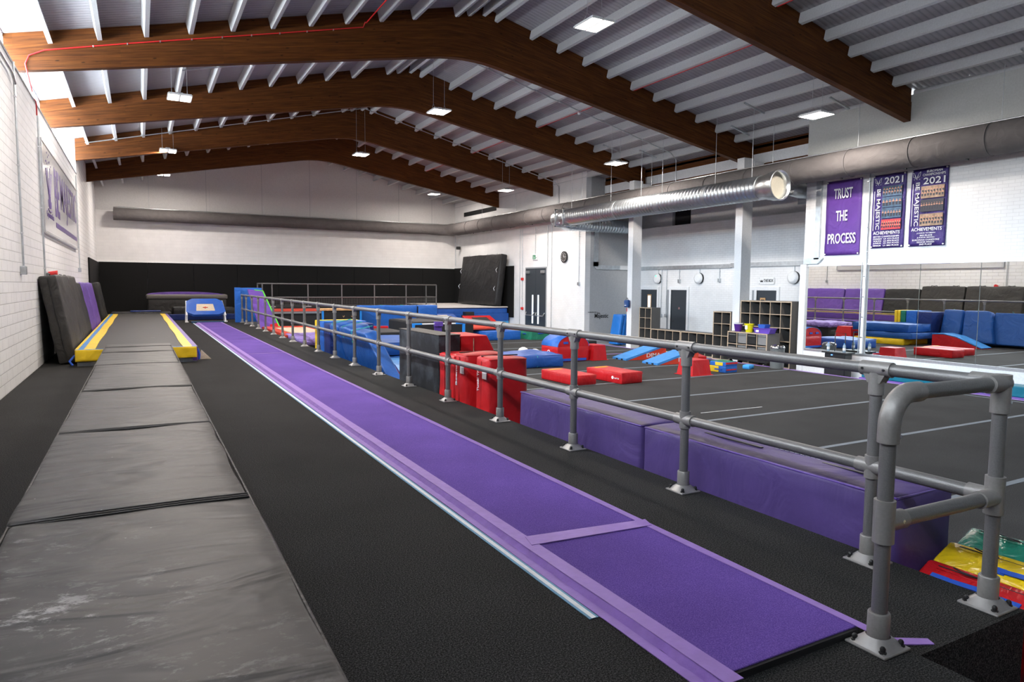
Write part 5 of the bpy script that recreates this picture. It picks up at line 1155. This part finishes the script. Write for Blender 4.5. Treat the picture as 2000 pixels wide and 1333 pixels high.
# tilted purple sheet with green edge and tall blue mats
t = T('tilted_mat', 'thin purple mat with green edge leaning behind the rail', 'mat', (3.70, 25.4, -.35)); bm = bmesh.new()
vs = [bm.verts.new(p) for p in ((.05, -.2, 0), (.80, 0, 0), (.50, 2.5, 1.58), (-.05, 2.5, 1.66))]; bm.faces.new(vs); r = bmesh.ops.extrude_face_region(bm, geom=bm.faces[:]); bmesh.ops.translate(bm, vec=(0, .05, -.06), verts=[v for v in r['geom'] if isinstance(v, bmesh.types.BMVert)]); bmesh.ops.recalc_face_normals(bm, faces=bm.faces[:]); P('mat_body', bm, M_pur, t)
P('green_edge', TB([(.80, -.02, .02), (.51, 2.48, 1.58), (.2, 2.5, 1.62)], .028, 6), plain('lime_edge', (.10, .60, .06), .5), t, 'bright green edge'); P('red_panel', PR([(.12, .1), (.76, .1), (.70, .75), (.10, .55)], 'z', .0, .004), M_red, t)
bpy.context.view_layer.update()
o = [c for c in t.children if c.name.startswith('red_panel')][0]
o.rotation_euler = (math.atan2(1.6, 2.55), 0, 0); o.location = (0, -.03, .03)
t = T('gate_mat', 'tall blue upright mat at the far end of the long rail', 'mat', (3.24, 28.35, .002)); P('front_panel', B(0, .22, 0, .12, 0, 1.36, bev=.01), M_blue2, t); P('side_panel', xf(soft(.85, .12, 1.34, r=.02, n=10, amp=.01), (.62, .4, 0)), M_blue2, t)
# ------------------------------------------------------------------ back stage
S('floor_back_stage', B(-1.6, 4.5, 31.03, 35.4, GF, .10), plain('pale_grey_vinyl_floor', (.30, .30, .30), .6))
Mx('stage_edge_pad', B(-1.55, 4.3, 30.93, 31.02, .0, .24, bev=.02), M_navy, 'long low navy pad along the front of the back stage', 'pad', (0, 0, .004))
t = T('landing_stack', 'big dark grey landing mat with purple top before the back wall', 'mat', (1.85, 33.6, .105)); P('base_mat', soft(3.1, 1.6, .72, r=.04, n=14, amp=.012, seed=2), M_char, t); P('top_mat', xf(soft(3.2, 1.7, .20, r=.05, n=14, amp=.008), (0, 0, .722)), plain('taupe_mat_side', (.14, .125, .11), .6), t); 
bm = bmesh.new(); prism(bm, [(-1.55+.15*k, .925+.10*math.sin(math.pi*min(1, max(0, (k)/20)))**.6) for k in range(21)]+[(1.45, .915), (-1.55, .915)], 'y', -.8, .8); P('purple_sheet', bm, M_pur, t, 'purple top sheet')
Mx('dark_mat', soft(2.15, 1.3, .22, r=.04, n=12, amp=.02, seed=6), M_blk, 'black mat with slumped corners at the far end of the track', 'mat', (.05, 31.85, .105))
Mx('cloth', soft(1.1, .9, .03, r=.01, n=6, amp=.01, seed=6), M_navy, 'navy cover lying on the black mat', 'cover', (.2, 31.75, .345))
Mx('dark_mat', soft(1.2, 1.2, .42, r=.05, n=8, amp=.02, seed=9), M_blk, 'black foam block left of the trampette', 'mat', (1.80, 31.85, .105)); Mx('dark_mat', soft(.9, 1.2, .38, r=.05, n=8, amp=.02, seed=11), M_blk, 'black foam block right of the trampette', 'mat', (3.13, 32.0, .105))
t = T('purple_topped_block', 'small white block with purple top left of the tall blue mat', 'block', (4.08, 32.0, .105)); P('block_body', B(-.35, .35, -.4, .4, 0, .17, bev=.01), M_white, t); P('top_cover', B(-.36, .36, -.41, .41, .17, .34, bev=.03), M_pur, t)
# trampette at runway end
t = T('trampette', 'tilted blue padded trampette with cream bed at the runway end', 'trampoline', (2.27, 29.5, .002))
oc = [(-.70, -.30), (-.45, -.50), (.45, -.50), (.72, -.30), (.66, .42), (.45, .60), (-.45, .60), (-.66, .42)]; inn = [(-.34, -.22), (-.34, -.22), (.34, -.22), (.34, -.22), (.30, .25), (.30, .25), (-.30, .25), (-.30, .25)]
tilt = Matrix.Translation((0, 0, .53)) @ Matrix.Rotation(R(33), 4, 'X')
bm = bmesh.new(); O1 = [bm.verts.new((x, y, .05)) for x, y in oc]; I1 = [bm.verts.new((x, y, .03)) for x, y in ((-.34, -.22), (.34, -.22), (.30, .25), (-.30, .25))]; O2 = [bm.verts.new((x, y, -.04)) for x, y in oc]
for i in range(8): bm.faces.new((O1[i], O2[i], O2[(i+1) % 8], O1[(i+1) % 8]))
bm.faces.new(O2[::-1])
for q in ((O1[1], O1[2], I1[1], I1[0]), (O1[2], O1[3], I1[1]), (O1[3], O1[4], I1[2], I1[1]), (O1[4], O1[5], I1[2]), (O1[5], O1[6], I1[3], I1[2]), (O1[6], O1[7], I1[3]), (O1[7], O1[0], I1[0], I1[3]), (O1[0], O1[1], I1[0])): bm.faces.new(q)
bmesh.ops.recalc_face_normals(bm, faces=bm.faces[:]); bmesh.ops.transform(bm, matrix=tilt, verts=bm.verts); P('pad_cover', bm, vinyl('trampette_blue', (.03, .12, .50), .3, .16, 2.6), t)
bm = B(-.345, .345, -.225, .255, .0, .028); bmesh.ops.transform(bm, matrix=tilt, verts=bm.verts); bd = P('bed', bm, M_cream, t)
bm = TB([(-.09, 0, .03), (.09, 0, .03)], .02, 6); tube(bm, [(0, -.06, .03), (0, .06, .03)], .018, 6); bmesh.ops.transform(bm, matrix=tilt, verts=bm.verts); P('bed_mark', bm, M_redt, bd)
for s in (-1, 1):
    P('leg', TB([(s*.70, -.42, 0), (s*.68, -.28, .34)], .03, 8), M_white, t); P('leg', TB([(s*.70, .2, 0), (s*.66, .3, .68)], .03, 8), M_white, t); P('side_bar', TB([(s*.70, -.48, .26), (s*.66, .45, .80)], .025, 8), M_white, t)
    P('foot', B(s*.70-.06, s*.70+.06, -.50, -.36, 0, .04), M_white, t)
Mx('runway_end_board', B(1.7, 2.85, 28.42, 28.9, .0, .05, bev=.01), plain('dark_blue_carpet', (.01, .05, .12), .8), 'dark blue strip between the purple runway and the trampette', 'mat', (0, 0, .002))
# pit platform
t = T('sunken_trampoline', 'long black sided trampoline with red padded edge before the mesh rail', 'trampoline', (4.55, 28.9, FL)); P('side_panel', B(0, 7.2, 0, 2.0, 0, .98), M_blacknet, t); P('red_pad', B(-.05, 7.25, -.05, 1.75, .985, 1.05, bev=.02), M_redt, t, 'orange red edge pad'); P('frame_rail', B(-.05, 7.25, -.07, -.05, .90, .985), M_alu, t)
S('floor_pit_stage', B(4.52, 15.6, 30.92, 35.4, GF, .495), M_blacknet)
wp = T('crash_platform', 'large white topped crash platform with blue padded front', 'platform', (11.92, 28.9, FL)); P('pad_upper', B(0, 3.6, -.03, .06, .80, 1.02, bev=.02), M_blue, wp); P('core', B(0, 3.66, .06, 2.0, 0, 1.06), M_navy, wp); P('white_top', B(-.05, 3.66, -.02, 2.0, 1.06, 1.12, bev=.02), plain('off_white_top', (.58, .55, .53), .7), wp, 'off-white top')
P('pad_middle', B(0, 1.75, -.05, .06, .42, .80, bev=.02), M_blue, wp); P('pad_middle', B(1.77, 3.68, -.05, .06, .42, .80, bev=.02), M_blue, wp); P('pad_lower', B(0, 3.68, -.05, .06, .0, .42, bev=.01), vinyl('checked_light_blue', (.05, .30, .62), .5), wp, 'lighter blue lower band')
tag(link('white_crash_top', B(12.8, 15.6, 30.92, 35.35, .4955, .525), plain('off_white_top', (.58, .55, .53), .7)), 'off-white landing surface behind the crash platform front', 'mat')
th = math.atan2(.33, 2.45); t = T('crash_mat', 'huge black crash mat leaning on the right wall pads', 'mat', (14.90, 31.15, .578), rot=(0, th, 0)); P('mat_body', xf(soft(.34, 4.4, 2.48, r=.05, n=22, amp=.03, bulge=.02, seed=41, fr=1.6), (.17, 0, 0)), M_blk, t)
for y in (-1.5, -.4, .9, 1.7): P('carry_loop', TB([(.15, y-.1, 2.48), (.15, y, 2.56), (.15, y+.1, 2.48)], .012, 6), M_alu, t)
for y, z in ((-2.0, 1.7), (-2.0, .8), (2.1, 1.7), (2.1, .9)): P('carry_loop', TB([(-.02, y, z-.12), (-.09, y, z), (-.02, y, z+.12)], .015, 6), M_alu, t)
P('seam_band', B(-.02, -.008, -2.1, 2.1, .18, .26), M_blk, t)

# ------------------------------------------------------------------ mirror wall clutter
t = T('trolley_speaker', 'black speaker trolley with raised handle before the leftmost mirror', 'speaker', (15.3, 10.9, FL-.13)); P('body', B(-.2, .1, -.28, .28, .04, .62, bev=.02), M_blackp, t); P('top_tray', B(-.24, .12, -.34, .34, .62, .66, bev=.008), M_blackp, t)
P('handle', TB([(.0, -.14, .66), (.0, -.14, 1.12), (.0, .14, 1.12), (.0, .14, .66)], .012, 8), M_blackp, t); P('indicator', B(-.21, -.2, .05, .09, .57, .59), emis('blue_indicator', (.1, .3, 1), 4), t)
for s in (-1, 1): P('wheel', TB([(-.05, s*.25-.02, .05), (-.05, s*.25+.02, .05)], .05, 12), M_blackp, t)
for y, nm in ((11.12, 'left'), (10.68, 'right')):
    t = T('water_bottle', 'clear blue capped water bottle on the speaker trolley, %s one' % nm, 'bottle', (15.16, y, FL+.532)); P('bottle_body', lathe(bmesh.new(), [(.034, 0), (.036, .1), (.034, .16), (.014, .2)]), M_bottle, t); P('cap', lathe(bmesh.new(), [(.016, .2), (.016, .225)]), M_sky, t); P('label_wrap', lathe(bmesh.new(), [(.0365, .05), (.0365, .11)]), M_txw, t)
t = T('balance_pad', 'long flat teal and purple padded beam on floor under the mirrors', 'beam', (15.33, 8.2, GF+.001)); P('lower_pad', B(-.2, .26, -3.2, 2.05, 0, .12, bev=.02), M_pur, t); P('upper_pad', B(-.17, .24, -3.1, 2.0, .12, .34, bev=.02), vinyl('teal_vinyl', (.0, .16, .25), .4), t)
bpy.context.view_layer.update()
